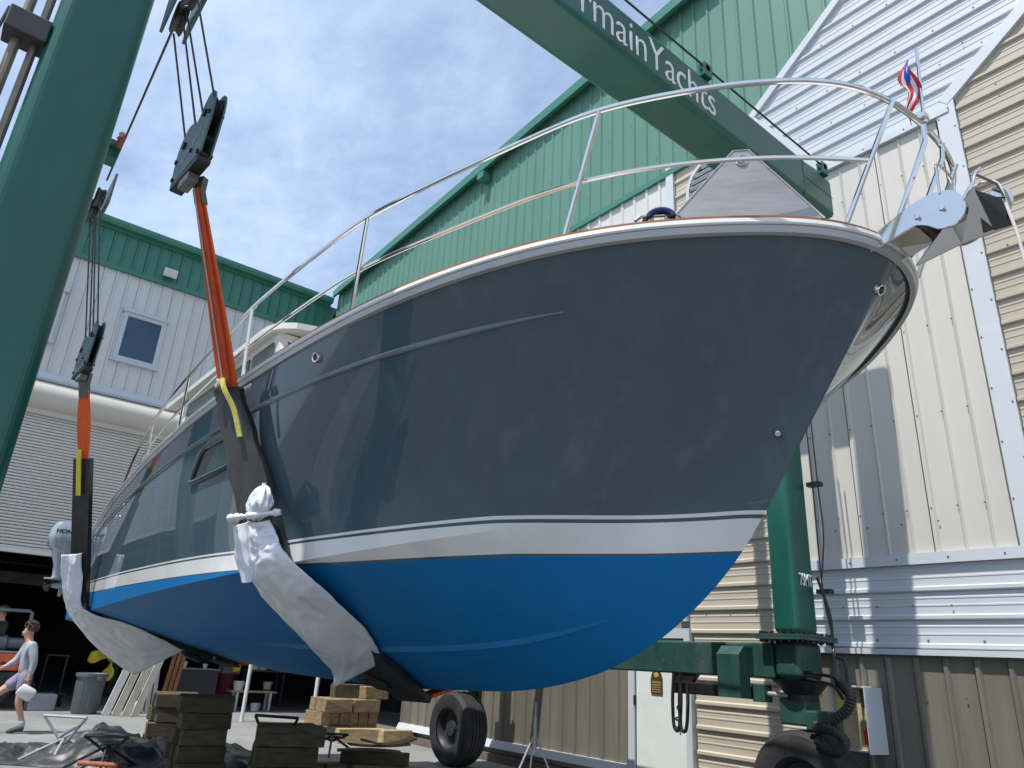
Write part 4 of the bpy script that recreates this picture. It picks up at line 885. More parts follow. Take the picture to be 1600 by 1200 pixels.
# front sling
t1, A, B, K = sling((-5.5, 1.0, 5.02), (-4.98, 1.94, 2.13), (-5.95, YC, 1.30), .2, 'front lifting sling, orange strap with black sleeve and plastic wrap by the hull window')
wd1 = (.62, .38, 0)
MP = np.array((-5.48, 1.55, 3.42))
_lin = lambda f: A+(MP-A)*min(1, f/.56) if f <= .56 else MP+(B-MP)*((f-.56)/.44)
cut = MP
ribbon('strap', seg(A, cut, 14), [.036+.046*min(1, k/10) for k in range(14)], .012, ORANGE, t1, wd1)
ribbon('strap_fold', [tuple(np.array(p)+np.array([.02, -.03, 0])) for p in seg(A, _lin(.54), 14)], [.022+.026*min(1, k/10) for k in range(14)], .01, M('orange_webbing_dark', (.55, .07, .012), .75, var=.2, scale=14, bump=.15, bscale=180), t1, wd1)
ribbon('strap_seam', [tuple(np.array(p)+np.array([.02, -.05, 0])) for p in seg(A, _lin(.57), 14)], .004, .004, M('seam_thread', (.5, .42, .36), .8), t1, wd1)
ribbon('strap_end', [A+np.array([0, 0, .12]), A, _lin(.04)], [.04, .042, .042], .028, M('worn_grey_webbing', (.12, .11, .10), .8, var=.3, scale=20), t1, wd1)
under = seg(B, K, 12); under = [tuple(np.array(p)+np.array([0, -.02, -.035])) for p in under]
sl_pts = seg(_lin(.545), MP, 3)[:2]+seg(MP, B+np.array([0, -.03, .02]), 14)+under[1:]
sl_w = [.115+.055*min(1, k/9)+.01*sin(k*1.7) for k in range(len(sl_pts))]
ribbon('sleeve', sl_pts, sl_w, .028, SLEEVE, t1, (.7, .35, 0))
port = [(p[0], 2*YC-p[1], p[2]) for p in under[::-1]]+[(-5.3, 2*YC-1.45, 3.6), (-5.5, 7.2, 7.0)]
ribbon('port_strap', port, .1, .015, ORANGE, t1)
ribbon('tie_strap', catmull([_lin(.53)+np.array([.06, -.06, 0]), _lin(.565)+np.array([.11, -.08, 0]), _lin(.62)+np.array([.12, -.05, 0]), _lin(.69)+np.array([.10, -.05, 0])], 14), .022, .006, YELLOWW, t1, (.8, .4, 0))
kn_ = MB()
for k in range(5): kn_.tube([tuple(_lin(.545)+np.array([.03+.03*cos(a+k), -.07-.008*k, .04*sin(a*1.0+k*.8)])) for a in np.linspace(0, 5.5, 14)], .007, 6)
build('tie_knot', kn_, M('tie_cord', (.35, .33, .28), .8, var=.5, scale=50), t1, kind='stuff')
# rear sling
t2, A2, B2, K2 = sling((-9.6, 1.04, 4.45), (-10.35, 1.75, 1.93), (-10.6, YC, 1.42), .2, 'rear lifting sling, orange strap with yellow tie beside the outboard motor')
c2 = .36
ribbon('strap', seg(A2, A2+(B2-A2)*c2, 10), [.045+.03*sin(pi*k/9) for k in range(10)], .014, ORANGE, t2, (.5, .6, 0))
ribbon('strap_end', [A2+np.array([0, 0, .14]), A2, A2+(B2-A2)*.06], [.05, .055, .05], .03, MATS['worn_grey_webbing'], t2, (.5, .6, 0))
un2 = [tuple(np.array(p)+np.array([0, -.02, -.04])) for p in seg(B2, K2, 12)]
ribbon('sleeve', seg(A2+(B2-A2)*(c2-.03), B2+np.array([0, -.03, .02]), 14)+un2[1:], .115, .03, SLEEVE, t2, (.6, .5, 0))
ribbon('tie_strap', [tuple(p+np.array([.05, -.06, 0])) for p in (A2+(B2-A2)*(c2-.06), A2+(B2-A2)*(c2+.05), A2+(B2-A2)*(c2+.14))], .03, .006, M('bright_yellow', (.7, .6, .03), .7), t2, (.6, .5, 0))
ribbon('port_strap', [(p[0], 2*YC-p[1], p[2]) for p in un2[::-1]]+[(-10.2, 2*YC-1.4, 3.2), (-9.6, 7.2, 7.0)], .1, .015, ORANGE, t2)
# plastic wraps: wrinkled sheets round the sleeves
def wrap(rows, n, m, amp, seed, mat, lab, folds=5, thick=.003):
    """rows: list of (left point, right point); returns a creased sheet"""
    L = catmull([r[0] for r in rows], n); Rr = catmull([r[1] for r in rows], n); P = []
    ln = sum(float(np.linalg.norm(np.array(L[i+1])-np.array(L[i]))) for i in range(n-1))
    for i in range(n):
        u = i/(n-1); R = []; wd_ = float(np.linalg.norm(np.array(Rr[i])-np.array(L[i])))
        for j in range(m):
            v = j/(m-1); e = .5+.5*min(1, min(v, 1-v)*5); vv_ = v+.035*mnoise.noise(Vector((u*5, seed, v*2)))
            p = np.array(L[i])*(1-vv_)+np.array(Rr[i])*vv_
            bow = .055*sin(pi*v)**.6
            gather = max(0., 1-u*3)                                  # creases fan out from the tie
            q1 = Vector((v*wd_*11+seed, u*ln*1.3, seed*.7)); q2 = Vector((v*wd_*3.2+u*ln*1.5+seed, u*ln*2.6-v*1.2, seed*1.3)); q3 = Vector((v*wd_*7+u*ln*3, u*ln*5-v*2, seed+4.))
            d = amp*e*(.9*(.3-abs(mnoise.noise(q1)))*(.35+1.3*gather)+.9*mnoise.noise(q2)+.55*(.25-abs(mnoise.noise(q3)))+.12*mnoise.noise(q3*2.3))
            R.append(tuple(p+np.array([.3*d, -.05-bow-d, -.045-.55*bow-.5*d])))
        P.append(R)
    o = build('plastic_wrap', MB().grid(P, True), mat, label=lab, cat='plastic sheet', sharp=50); md = o.modifiers.new('s', 'SOLIDIFY'); md.thickness = thick
    return o
wrap([((-5.04, 1.78, 2.47), (-4.87, 1.86, 2.47)), ((-5.08, 1.82, 2.32), (-4.80, 1.93, 2.32)), ((-5.12, 1.89, 2.11), (-4.73, 2.04, 2.17)), ((-5.22, 2.12, 1.92), (-4.78, 2.28, 2.06)), ((-5.42, 2.48, 1.72), (-4.98, 2.62, 1.90)), ((-5.72, 2.86, 1.53), (-5.28, 3.02, 1.72)), ((-6.0, 3.06, 1.38), (-5.55, 3.24, 1.60))], 130, 60, .04, 3, PLASTIC, 'grey plastic sheet wrapped round the front sling below the hull window')
wrap([((-5.20, 1.76, 2.46), (-5.06, 1.78, 2.46)), ((-5.18, 1.80, 2.28), (-5.06, 1.82, 2.26)), ((-5.16, 1.88, 2.10), (-5.04, 1.90, 2.08))], 60, 20, .025, 5, PLASTIC, 'narrow torn plastic strip on the aft edge of the front sling')
P_ = []
for i in range(40):                       # gathered bunch: a pinched, ruffled bag standing on the tie
    u = i/39; R = []
    rad = .10*(sin(pi*min(1, u*1.08))**.7)+.018
    for j in range(41):
        a_ = 2*pi*j/40; r_ = rad*(1+.10*sin(5*a_+3*u)+.07*sin(9*a_-4*u+1)+.35*(mnoise.noise(Vector((2.2*cos(a_), 2.2*sin(a_), u*3.))))); R.append((-4.93+1.0*r_*cos(a_)+.02*u, 1.74+.6*r_*sin(a_), 2.42+.24*u+.012*sin(7*a_+5*u)))
    P_.append(R)
kb = MB().grid(P_, True)
kb.tube(catmull([(-5.24, 1.72, 2.46), (-5.10, 1.62, 2.43), (-4.93, 1.66, 2.43), (-4.78, 1.84, 2.47)], 40), [.02+.005*sin(k*1.9)+.005*sin(k*.7) for k in range(40)], 12)
build('plastic_knot', kb, PLASTICS, label='bunched plastic knot tied round the front sling sleeve', cat='plastic sheet', kind=None)
wrap([((-10.30, 1.46, 2.60), (-10.06, 1.60, 2.60)), ((-10.38, 1.54, 2.3), (-10.12, 1.68, 2.3)), ((-10.48, 1.64, 2.02), (-10.20, 1.76, 2.03)), ((-10.66, 1.82, 1.82), (-10.22, 1.92, 1.93)), ((-10.8, 2.1, 1.6), (-10.2, 2.3, 1.84)), ((-10.9, 2.45, 1.38), (-10.3, 2.75, 1.70)), ((-10.95, 2.7, 1.24), (-10.45, 3.1, 1.58))], 110, 44, .035, 9, PLASTIC, 'grey plastic sheet wrapped round the rear sling under the stern')
# shackle at the end of the sleeves, under the bottom
def shackle(c, lab):
    t = thing('sling_shackle', c, lab, 'shackle'); c = np.array(c, float)
    build('bow', MB().tube([tuple(c+np.array([.0, .10*cos(a), .05*sin(a)])) for a in np.linspace(.4, 2*pi-.4, 14)], .022, 8), BLACK, t)
    build('pin', MB().cyl(c+np.array([-.09, .11, .0]), c+np.array([.09, .11, .0]), .02), ALU, t)
    build('link_plate', MB().box(tuple(c+np.array([-.07, -.28, -.03])), tuple(c+np.array([.07, -.02, .03])), Matrix.Rotation(-.35, 3, 'X'), bev=.012), BLACK, t)
shackle((-5.88, 3.45, 1.40), 'dark steel shackle joining the front sling under the hull'); shackle((-10.55, 3.35, 1.46), 'dark steel shackle joining the rear sling under the hull')

# ================================================================ YARD CLUTTER
def timber(name, c, size, rz, mat, label=None, group=None, parent=None, cat='timber block'):
    m_ = MB().box((-size[0]/2, -size[1]/2, 0), (size[0]/2, size[1]/2, size[2]), bev=.013)
    m_.v = [(x+random.uniform(-.008, .008), y+random.uniform(-.007, .007), z+random.uniform(-.003, .003)) for x, y, z in m_.v]
    R_ = rotz(rz); m_.v = [tuple(R_@Vector(v)+Vector(c)) for v in m_.v]
    return build(name, m_, mat, parent, origin=c, label=label, cat=cat if label else None, group=group)
WOODO2 = M('mossy_timber', (.11, .095, .05), .85, var=.5, scale=5, stretch=(1, 1, 4), dirt=(.03, .03, .02), dscale=4, damt=.8, bump=.3)
def crib(cx, cy, rz, rows, L, wt, ht, lab, group):
    t = thing('cribbing_stack', (cx, cy, 0), lab, 'timber stack', group); R_ = rotz(rz)
    for k in range(rows):
        for j in (-1, 0, 1):
            off = R_@Vector((j*wt*1.02+.012*random.uniform(-1, 1), random.uniform(-.05, .05), 0))
            timber('timber', (cx+off.x, cy+off.y, k*ht), (L*random.uniform(.88, 1.08), wt, ht-.005), rz+pi/2+random.uniform(-.06, .06), WOODO if random.random() < .75 else WOODO2, parent=t)
    return t
crib(-13.6, 4.0, -.20, 4, .66, .24, .215, 'dark weathered cribbing stack behind the taller front one, left of the poles', 'cribbing stacks')
crib(-10.9, 3.62, -.16, 5, .64, .22, .196, 'tallest dark weathered cribbing stack in the foreground left of centre', 'cribbing stacks')
crib(-9.98, 4.45, -.30, 3, .80, .24, .232, 'low broad cribbing stack carrying a black folding stand', 'cribbing stacks')
# low heap of split timbers at the bottom edge
t = thing('timber_heap', (-10.2, 5.75, 0), 'low heap of old timbers and warped boards at the bottom edge by the wheel', 'timber heap')
for k, (dx, dy, dz, L, rz, m_) in enumerate(((0, 0, 0, 1.1, 1.0, WOODO), (.25, .25, 0, 1.0, .9, WOODM), (-.25, -.4, 0, .5, .8, WOODM), (.1, .1, .17, .95, .8, WOODO))):
    timber('timber', (-10.2+dx, 5.75+dy, dz), (L, .2, .165), rz, m_, parent=t)
for k in range(3):
    m2 = MB(); m2.grid([[(-10.2+.9*(u-.5)*cos(1.1+.3*k)-(.18*(v-.5))*sin(1.1+.3*k)+.1*k, 5.8+.9*(u-.5)*sin(1.1+.3*k)+(.18*(v-.5))*cos(1.1+.3*k)+.1*k, .36+.03*k+.09*(u-.5)**2*2*(k-.5)) for v in (0, 1)] for u in np.linspace(0, 1, 10)], True)
    o = build('warped_board', m2, WOODM, t); md = o.modifiers.new('s', 'SOLIDIFY'); md.thickness = .025
# stacked timbers by the wall
ts = thing('timber_pile', (-14.9, 8.0, 0), 'neat pile of squared brown timbers stacked behind the far wheel', 'timber pile')
RZP = 1.57
z = 0
for k, row in enumerate(((.0, .62, 'x'), (.0, .3, 'e'), (.0, .62, 'x'))):
    ht = .25
    if row[2] == 'x':
        for j, yy in enumerate((7.45, 8.08)):
            for i, xx in enumerate((-14.62, -14.88, -15.15)): timber('timber', (xx+random.uniform(-.02, .02), yy+random.uniform(-.03, .03), z), (.60, .23, ht-.005), RZP, WOODM, parent=ts)
    else:
        for j in range(6): timber('timber', (-14.95+random.uniform(-.03, .03), 7.22+j*.215, z), (.75, .205, ht-.005), random.uniform(-.03, .03), WOODM, parent=ts)
    z += ht
timber('timber', (-14.75, 8.35, z), (.55, .3, .24), 1.57, WOODM, parent=ts)
timber('timber', (-15.05, 7.9, z), (.7, .26, .26), 1.5, WOODO, parent=ts)
timber('new_timber', (-13.95, 7.70, 0), (.95, .22, .26), 1.45, WOODN, 'left one of two fresh pale timbers in front of the timber pile', 'fresh timbers')
timber('new_timber', (-13.75, 8.38, 0), (.72, .22, .25), 1.62, WOODN, 'right one of two fresh pale timbers in front of the timber pile', 'fresh timbers')
t = thing('pallet', (-15.3, 6.9, 0), 'flat light wood pallet on the ground beside the timber pile', 'pallet')
for k in range(6): build('slat', MB().box((-15.9+k*.2, 6.7, .12), (-15.74+k*.2, 7.6, .145)), WOODN, t)
for y in (6.75, 7.1, 7.5): build('runner', MB().box((-15.9, y, 0), (-14.75, y+.08, .118)), WOODM, t)
# bench with buckets
bn = thing('bench', (-21.6, 8.6, 0), 'light wood plank bench with shelf by the white poles', 'bench')
for k in range(3): build('plank', MB().box((-21.9+k*.14, 7.75, .46), (-21.77+k*.14, 9.05, .50)), WOODN, bn)
for y in (7.9, 8.85):
    for x in (-21.85, -21.55): build('leg', MB().box((x, y, 0), (x+.06, y+.06, .46)), WHITEPL, bn)
sh_ = thing('shelf_unit', (-22.8, 9.1, 0), 'dark shelf carrying white buckets behind the bench', 'shelf')
build('shelf_board', MB().box((-23.1, 8.5, .98), (-22.5, 9.7, 1.03)), WOODO, sh_)
for y in (8.55, 9.6):
    for x in (-23.05, -22.6): build('leg', MB().box((x, y, 0), (x+.06, y+.06, .98)), DARKW, sh_)
def bucket(x, y, z, r, h, lab, mat=WHITEPL, lid=False, lean=None):
    t = thing('bucket', (x, y, z), lab, 'bucket', 'white buckets')
    mb = MB().lathe([(0, .0), (r*.84, .0), (r*.97, h*.9), (r*1.05, h*.9), (r*1.05, h), (r*.96, h), (r*.8, .02), (0, .02)], (x, y, z), 2, 24)
    build('body', mb, mat, t)
    build('bail_handle', MB().tube([(x+r*1.02*cos(a)*.2-.0, y+r*1.05*cos(a), z+h*.85-r*.7*sin(a)) for a in np.linspace(0, pi, 14)], .006, 6), ALU, t)
    if lid: build('lid', MB().lathe([(0, h+.015), (r*1.06, h+.015), (r*1.07, h-.02)], (x, y, z), 2, 24), mat, t)
bucket(-22.7, 9.0, 1.03, .16, .34, 'tall white bucket on the dark shelf', lid=False); bucket(-22.6, 8.68, 1.03, .17, .16, 'short white tub on the dark shelf beside the tall bucket', lid=True)
bucket(-21.7, 8.0, .50, .15, .24, 'grey white bucket standing on the plank bench end'); bucket(-22.75, 9.25, .5, .13, .2, 'small white bucket under the shelf, right of the bench top'); bucket(-21.4, 8.45, 0, .13, .2, 'white bucket on the floor under the bench')
# two white tubular poles
for (x, y, dx, dy, h, lab) in ((-18.3, 6.95, -.05, .02, 1.1, 'left white pole leaning beneath the hull'), (-16.5, 7.86, -.05, .03, 1.32, 'right white pole standing beneath the hull')):
    t = thing('white_pole', (x, y, 0), lab, 'pole', 'white poles')
    build('tube', MB().tube([(x, y, .01), (x+dx*h, y+dy*h, h+.35)], .045, 12), M('pole_white', (.6, .61, .62), .4, var=.08), t)
    build('foot_plate', MB().box((x-.09, y-.09, 0), (x+.09, y+.09, .012)), ALU, t)
# folding stands
def stand(name, pts, r, mat, lab, feet=None):
    t = thing(name, pts[0][0], lab, 'folding stand', 'folding boat stands')
    for k, (a, b_) in enumerate(pts): build('bar', MB().tube([a, b_], r, 8), mat, t)
    return t
def vstand(cx, cy, rz, w_, h_, mat, lab, lean=0.):
    R_ = rotz(rz); P = lambda x, y, z: tuple(R_@Vector((x, y, 0))+Vector((cx, cy, z)))
    return stand('folding_stand', [(P(-w_/2, .0, h_), P(w_/2, .0, h_)), (P(-w_/2, 0, h_), P(0, .1, .22)), (P(w_/2, 0, h_), P(.02, .1, .22)), (P(w_*.4, -.0, h_*.85), P(-.1, .15, .3)), (P(0, .1, .3), P(.1, -.25, .02)), (P(0, .1, .3), P(-.45, -.1, .02)), (P(0, .1, .3), P(.4, .35, .02))], .019, mat, lab)
vstand(-12.5, 2.25, .85, .62, .58, ALU, 'silver tubular stand with triangular top lying on the black tarp')
vstand(-11.55, 2.62, 1.0, .56, .42, BLACK, 'black tubular stand with red joints in front of the silver stand')
vstand(-10.1, 4.3, .75, .6, 1.0-.22, BLACK, 'black folding stand resting on the low cribbing stack')
vstand(-12.35, 6.25, .8, .62, .34, BLACK, 'black folding stand on the concrete beside the fresh timbers')
t = thing('paint_tube', (-11.3, 2.5, 0), 'short rusty orange pipe offcut beside the black stand', 'pipe'); build('tube', MB().tube([(-11.5, 2.35, .12), (-11.15, 2.75, .12)], .03, 10), M('rusty', (.35, .10, .05), .7, var=.4, scale=20), t)
# tripod jack by the wall
t = thing('jack_stand', (-9.3, 8.15, 0), 'grey steel tripod jack stand in front of the brown siding', 'jack stand')
build('tube', MB().tube([(-9.3, 8.15, .35), (-9.3, 8.15, .85)], .03, 10), ALU, t)
build('screw_post', MB().tube([(-9.3, 8.15, .8), (-9.3, 8.15, 1.06)], .016, 8), ALU, t)
for a in (.5, 2.6, 4.6): build('leg', MB().tube([(-9.3, 8.15, .62), (-9.3+.33*cos(a), 8.15+.33*sin(a), .0)], .016, 8), ALU, t)
# tarps
def tarp(cx, cy, lx, ly, h, rz, seed, lab):
    rg = np.random.default_rng(seed); n, m = 130, 100; ph = rg.uniform(0, 6.28, 12); P = []
    for i in range(n):
        R = []
        for j in range(m):
            u = 2*i/(n-1)-1; v = 2*j/(m-1)-1; r = (abs(u)**2.6+abs(v)**2.6)**(1/2.6)
            e = max(0, 1-r); x = u*lx*(1+.12*sin(3*v+ph[0])); y = v*ly*(1+.15*sin(3*u+ph[1]))
            q_ = Vector((x*1.7+seed*3, y*1.7, seed)); q_ += .25*mnoise.noise_vector(q_*1.3)
            hh = .012+h*min(1, e*2.2)**.6*max(0, .35+.5*mnoise.noise(q_*.7)+.34*(.35-abs(mnoise.noise(q_*1.4)))+.16*(.3-abs(mnoise.noise(q_*2.8)))+.03*(.3-abs(mnoise.noise(q_*6.0))))
            R.append((cx+x*cos(rz)-y*sin(rz), cy+x*sin(rz)+y*cos(rz), max(.012, hh)))
        P.append(R)
    return build('tarp', MB().grid(P, True), TARP, label=lab, cat='tarp', sharp=50)
tarp(-12.75, 2.75, 1.8, 1.05, .60, 1.0, 1, 'crumpled black tarp under the silver and black stands')
tarp(-12.4, 4.1, 1.0, .9, .30, .9, 4, 'black tarp bunched between the cribbing stacks'); tarp(-11.3, 4.6, .9, .6, .22, .9, 6, 'flat black tarp between the two front cribbing stacks')
# grey bin
t = thing('rubbish_bin', (-20.3, 4.0, 0), 'round dark grey rubbish bin beside leaning white boards', 'bin')
build('body', MB().lathe([(0, 0), (.25, 0), (.27, .03), (.305, .78), (.34, .79), (.345, .86), (.32, .87), (.3, .84), (.24, .05), (0, .05)], (-20.3, 4.0, 0), 2, 32), BIN, t)
for a in (0.3, 3.44): build('grip', MB().box((-20.3+.33*cos(a)-.05, 4.0+.33*sin(a)-.05, .72), (-20.3+.33*cos(a)+.05, 4.0+.33*sin(a)+.05, .80), bev=.01), BIN, t)
for k in range(10):
    a = 2*pi*k/10; build('rib', MB().tube([(-20.3+.27*cos(a), 4.0+.27*sin(a), .08), (-20.3+.30*cos(a), 4.0+.30*sin(a), .7)], .012, 6), BIN, t)
# leaning boards and extrusions
def leaning(x, y, w_, th, L, ang, rz, mat, lab, grp, name='leaning_board', sec=None, tilt=(0, 0, 0)):
    m_ = MB()
    if sec: m_.prism(sec, 2, 0, L)
    else: m_.box((-w_/2, -th/2, 0), (w_/2, th/2, L), bev=.004)
    R_ = Matrix.Rotation(tilt[0], 3, 'X')@Matrix.Rotation(ang, 3, 'Y'); m_.v = [tuple(R_@Vector(v)+Vector((x, y, .02))) for v in m_.v]
    return build(name, m_, mat, label=lab, cat='board', group=grp)
CREAM = M('cream_board', (.50, .47, .38), .6, var=.12, scale=4, dirt=(.25, .22, .16), dscale=3, damt=.5)
for k, (dy, L, mt, lab) in enumerate(((4.42, .98, WHITEPL, 'short white board leaning next to the grey bin'), (4.62, 1.30, CREAM, 'cream board leaning second from the grey bin'), (4.82, 1.42, CREAM, 'tallest cream board in the leaning row by the bin'), (5.0, 1.42, CREAM, 'right outer cream board of the leaning row'))):
    leaning(-19.75+.06*k, dy-.08, .05, .16, L, .0, 0, mt, lab, 'leaning boards', tilt=(-.25, 0, 0))
for k, (dy, lab) in enumerate(((5.25, 'left pale blue metal channel leaning behind the boards'), (5.38, 'middle pale blue metal channel leaning behind the boards'), (5.5, 'right pale blue metal channel leaning behind the boards'))):
    leaning(-20.4, dy, .07, .09, 1.5, 0, 0, M('pale_metal', (.42, .46, .48), .4, .3, var=.1), lab, 'leaning metal channels', 'metal_channel', tilt=(.06, 0, 0))
for k, (dy, lab) in enumerate(((5.78, 'left brown plank leaning beside the black cabinet'), (5.90, 'middle brown plank leaning beside the black cabinet'), (6.02, 'right brown plank leaning beside the black cabinet'))):
    leaning(-20.9, dy, .05, .09, 1.75, 0, 0, M('red_brown_wood', (.22, .10, .04), .7, var=.3, scale=8), lab, 'leaning brown planks', 'leaning_plank', tilt=(-.1, 0, 0))
mb = MB().ball((-20.5, 5.15, .13), .17, 18, 12, (1, 1.1, .8)); mb.v = [(x+.02*sin(20*z+8*y), y+.02*sin(17*x), max(0, z+.015*sin(25*y))) for x, y, z in mb.v]; build('white_bag', mb, WHITEPL, label='slumped white bag on the floor beside the leaning boards', cat='bag')
t = thing('cabinet', (-21.6, 6.7, 0), 'black cabinet with two small white pots on top inside the workshop door', 'cabinet'); build('carcass', MB().box((-22.0, 6.2, 0), (-21.3, 7.25, 1.0), bev=.01), M('cabinet_black', (.03, .03, .035), .6), t); build('top', MB().box((-22.02, 6.18, 1.003), (-21.28, 7.27, 1.03)), M('cabinet_top', (.2, .2, .2), .5), t)
bucket(-21.6, 6.4, 1.03, .07, .16, 'left small white pot on the black cabinet'); bucket(-21.6, 6.95, 1.03, .06, .12, 'right small white pot on the black cabinet')
build('red_drum', MB().lathe([(0, 0), (.28, 0), (.29, .3), (.28, .31), (.29, .6), (.28, .61), (.29, .88), (0, .88)], (-23.2, 8.2, 0), 2, 28), REDP, label='dark red drum in the shade behind the plank bench', cat='drum')
build('carton', MB().box((-23.45, 7.95, .88), (-23.0, 8.45, 1.35), bev=.01), M('carton_grey', (.22, .21, .19), .7), label='grey carton on top of the dark red drum', cat='box')
# yellow ship propellers
def prop(c, R, axis, lab, nb=4):
    t = thing('ship_propeller', c, lab, 'propeller', 'yellow propellers'); q = Vector(axis).to_track_quat('Z', 'Y').to_matrix(); cv = Vector(c)
    m_ = MB().lathe([(0, -.1*R*3), (.16*R, -.3*R), (.2*R, 0), (.15*R, .28*R), (0, .3*R)], (0, 0, 0), 2, 20); m_.v = [tuple(cv+q@Vector(v)) for v in m_.v]; build('hub', m_, YPROP, t)
    for k in range(nb):
        a0 = 2*pi*k/nb; rows = []
        for r in np.linspace(.15, 1, 9):
            hwid = .62*sqrt(max(0.02, 1-((r-.55)/.5)**2)) if r > .5 else .30+.58*r*.6; pit = radians(62-38*r); rows.append([tuple(cv+q@Vector((R*r*cos(a0+s_*hwid*.75), R*r*sin(a0+s_*hwid*.75), R*.42*hwid*s_*sin(pit)))) for s_ in np.linspace(-1, 1, 9)])
        o = build('blade', MB().grid(rows, True), YPROP, t, sharp=80); md = o.modifiers.new('s', 'SOLIDIFY'); md.thickness = .02; md.offset = 0
    return t
prop((-21.6, 4.62, 1.2), .58, (.8, -.5, .3), 'large yellow propeller standing above the grey bin')
prop((-21.9, 7.95, 1.38), .42, (.7, -.6, .2), 'yellow propeller hanging in shade left of the leaning white pole'); prop((-19.6, 7.28, 1.48), .22, (.8, -.4, .4), 'small bright yellow propeller at the top of the leaning white pole', 3)
# wall notice box beside the wheel
t = thing('extinguisher_box', (-4.38, WY-.12, .75), 'white open fire cabinet with yellow and red labels on the shed wall', 'fire cabinet')
build('back_board', MB().box((-4.72, WY-.06, .92), (-4.22, WY-.03, 1.56)), M('cabinet_tan', (.48, .40, .26), .6, var=.15, scale=8), t)
build('side_door', MB().box((-4.215, WY-.30, .90), (-4.19, WY-.03, 1.57), rotz(radians(-12))), SNOW, t)
build('frame', MB().box((-4.74, WY-.12, .90), (-4.72, WY-.03, 1.58)), SNOW, t); build('bottom', MB().box((-4.72, WY-.14, .90), (-4.22, WY-.03, .918)), SNOW, t); build('top', MB().box((-4.72, WY-.14, 1.562), (-4.22, WY-.03, 1.58)), SNOW, t)
build('yellow_card', MB().box((-4.70, WY-.066, 1.28), (-4.48, WY-.062, 1.54)), YLABEL, t); build('brown_card', MB().box((-4.40, WY-.066, 1.36), (-4.24, WY-.062, 1.54)), M('brown_card', (.10, .07, .055), .6), t)
build('pale_card', MB().box((-4.42, WY-.07, 1.14), (-4.26, WY-.062, 1.35)), M('olive_card', (.38, .36, .16), .6, var=.4, scale=30), t); build('red_card', MB().box((-4.40, WY-.07, .97), (-4.25, WY-.062, 1.12)), RLABEL, t)

# ================================================================ PEOPLE
def skin_mesh(name, nodes, edges, root, sub=2):
    """nodes: {key: (xyz, radius)}; grows a continuous surface along the edges"""
    keys = list(nodes); me = bpy.data.meshes.new(name); me.from_pydata([nodes[k][0] for k in keys], [(keys.index(a), keys.index(b_)) for a, b_ in edges], [])
    o = bpy.data.objects.new(name, me); COL.objects.link(o); o.modifiers.new('skin', 'SKIN'); ss = o.modifiers.new('sub', 'SUBSURF'); ss.levels = sub; ss.render_levels = sub
    me.skin_vertices or None
    if not me.skin_vertices: me.skin_vertices.new()
    for i, k in enumerate(keys):
        r = nodes[k][1]; r = r if hasattr(r, '__len__') else (r, r); me.skin_vertices[0].data[i].radius = r; me.skin_vertices[0].data[i].use_root = (k == root)
    dg = bpy.context.evaluated_depsgraph_get(); dg.update(); m2 = bpy.data.meshes.new_from_object(o.evaluated_get(dg)); bpy.data.objects.remove(o); bpy.data.meshes.remove(me); m2.name = name
    return m2
def chain(*k): return list(zip(k[:-1], k[1:]))
def add_mesh(name, me, mat, parent, origin):
    me.materials.clear(); me.materials.append(mat)
    for v in me.vertices: v.co -= Vector(origin)
    me.polygons.foreach_set('use_smooth', [True]*len(me.polygons))
    o = bpy.data.objects.new(name, me); COL.objects.link(o); place(o, origin, parent); return o
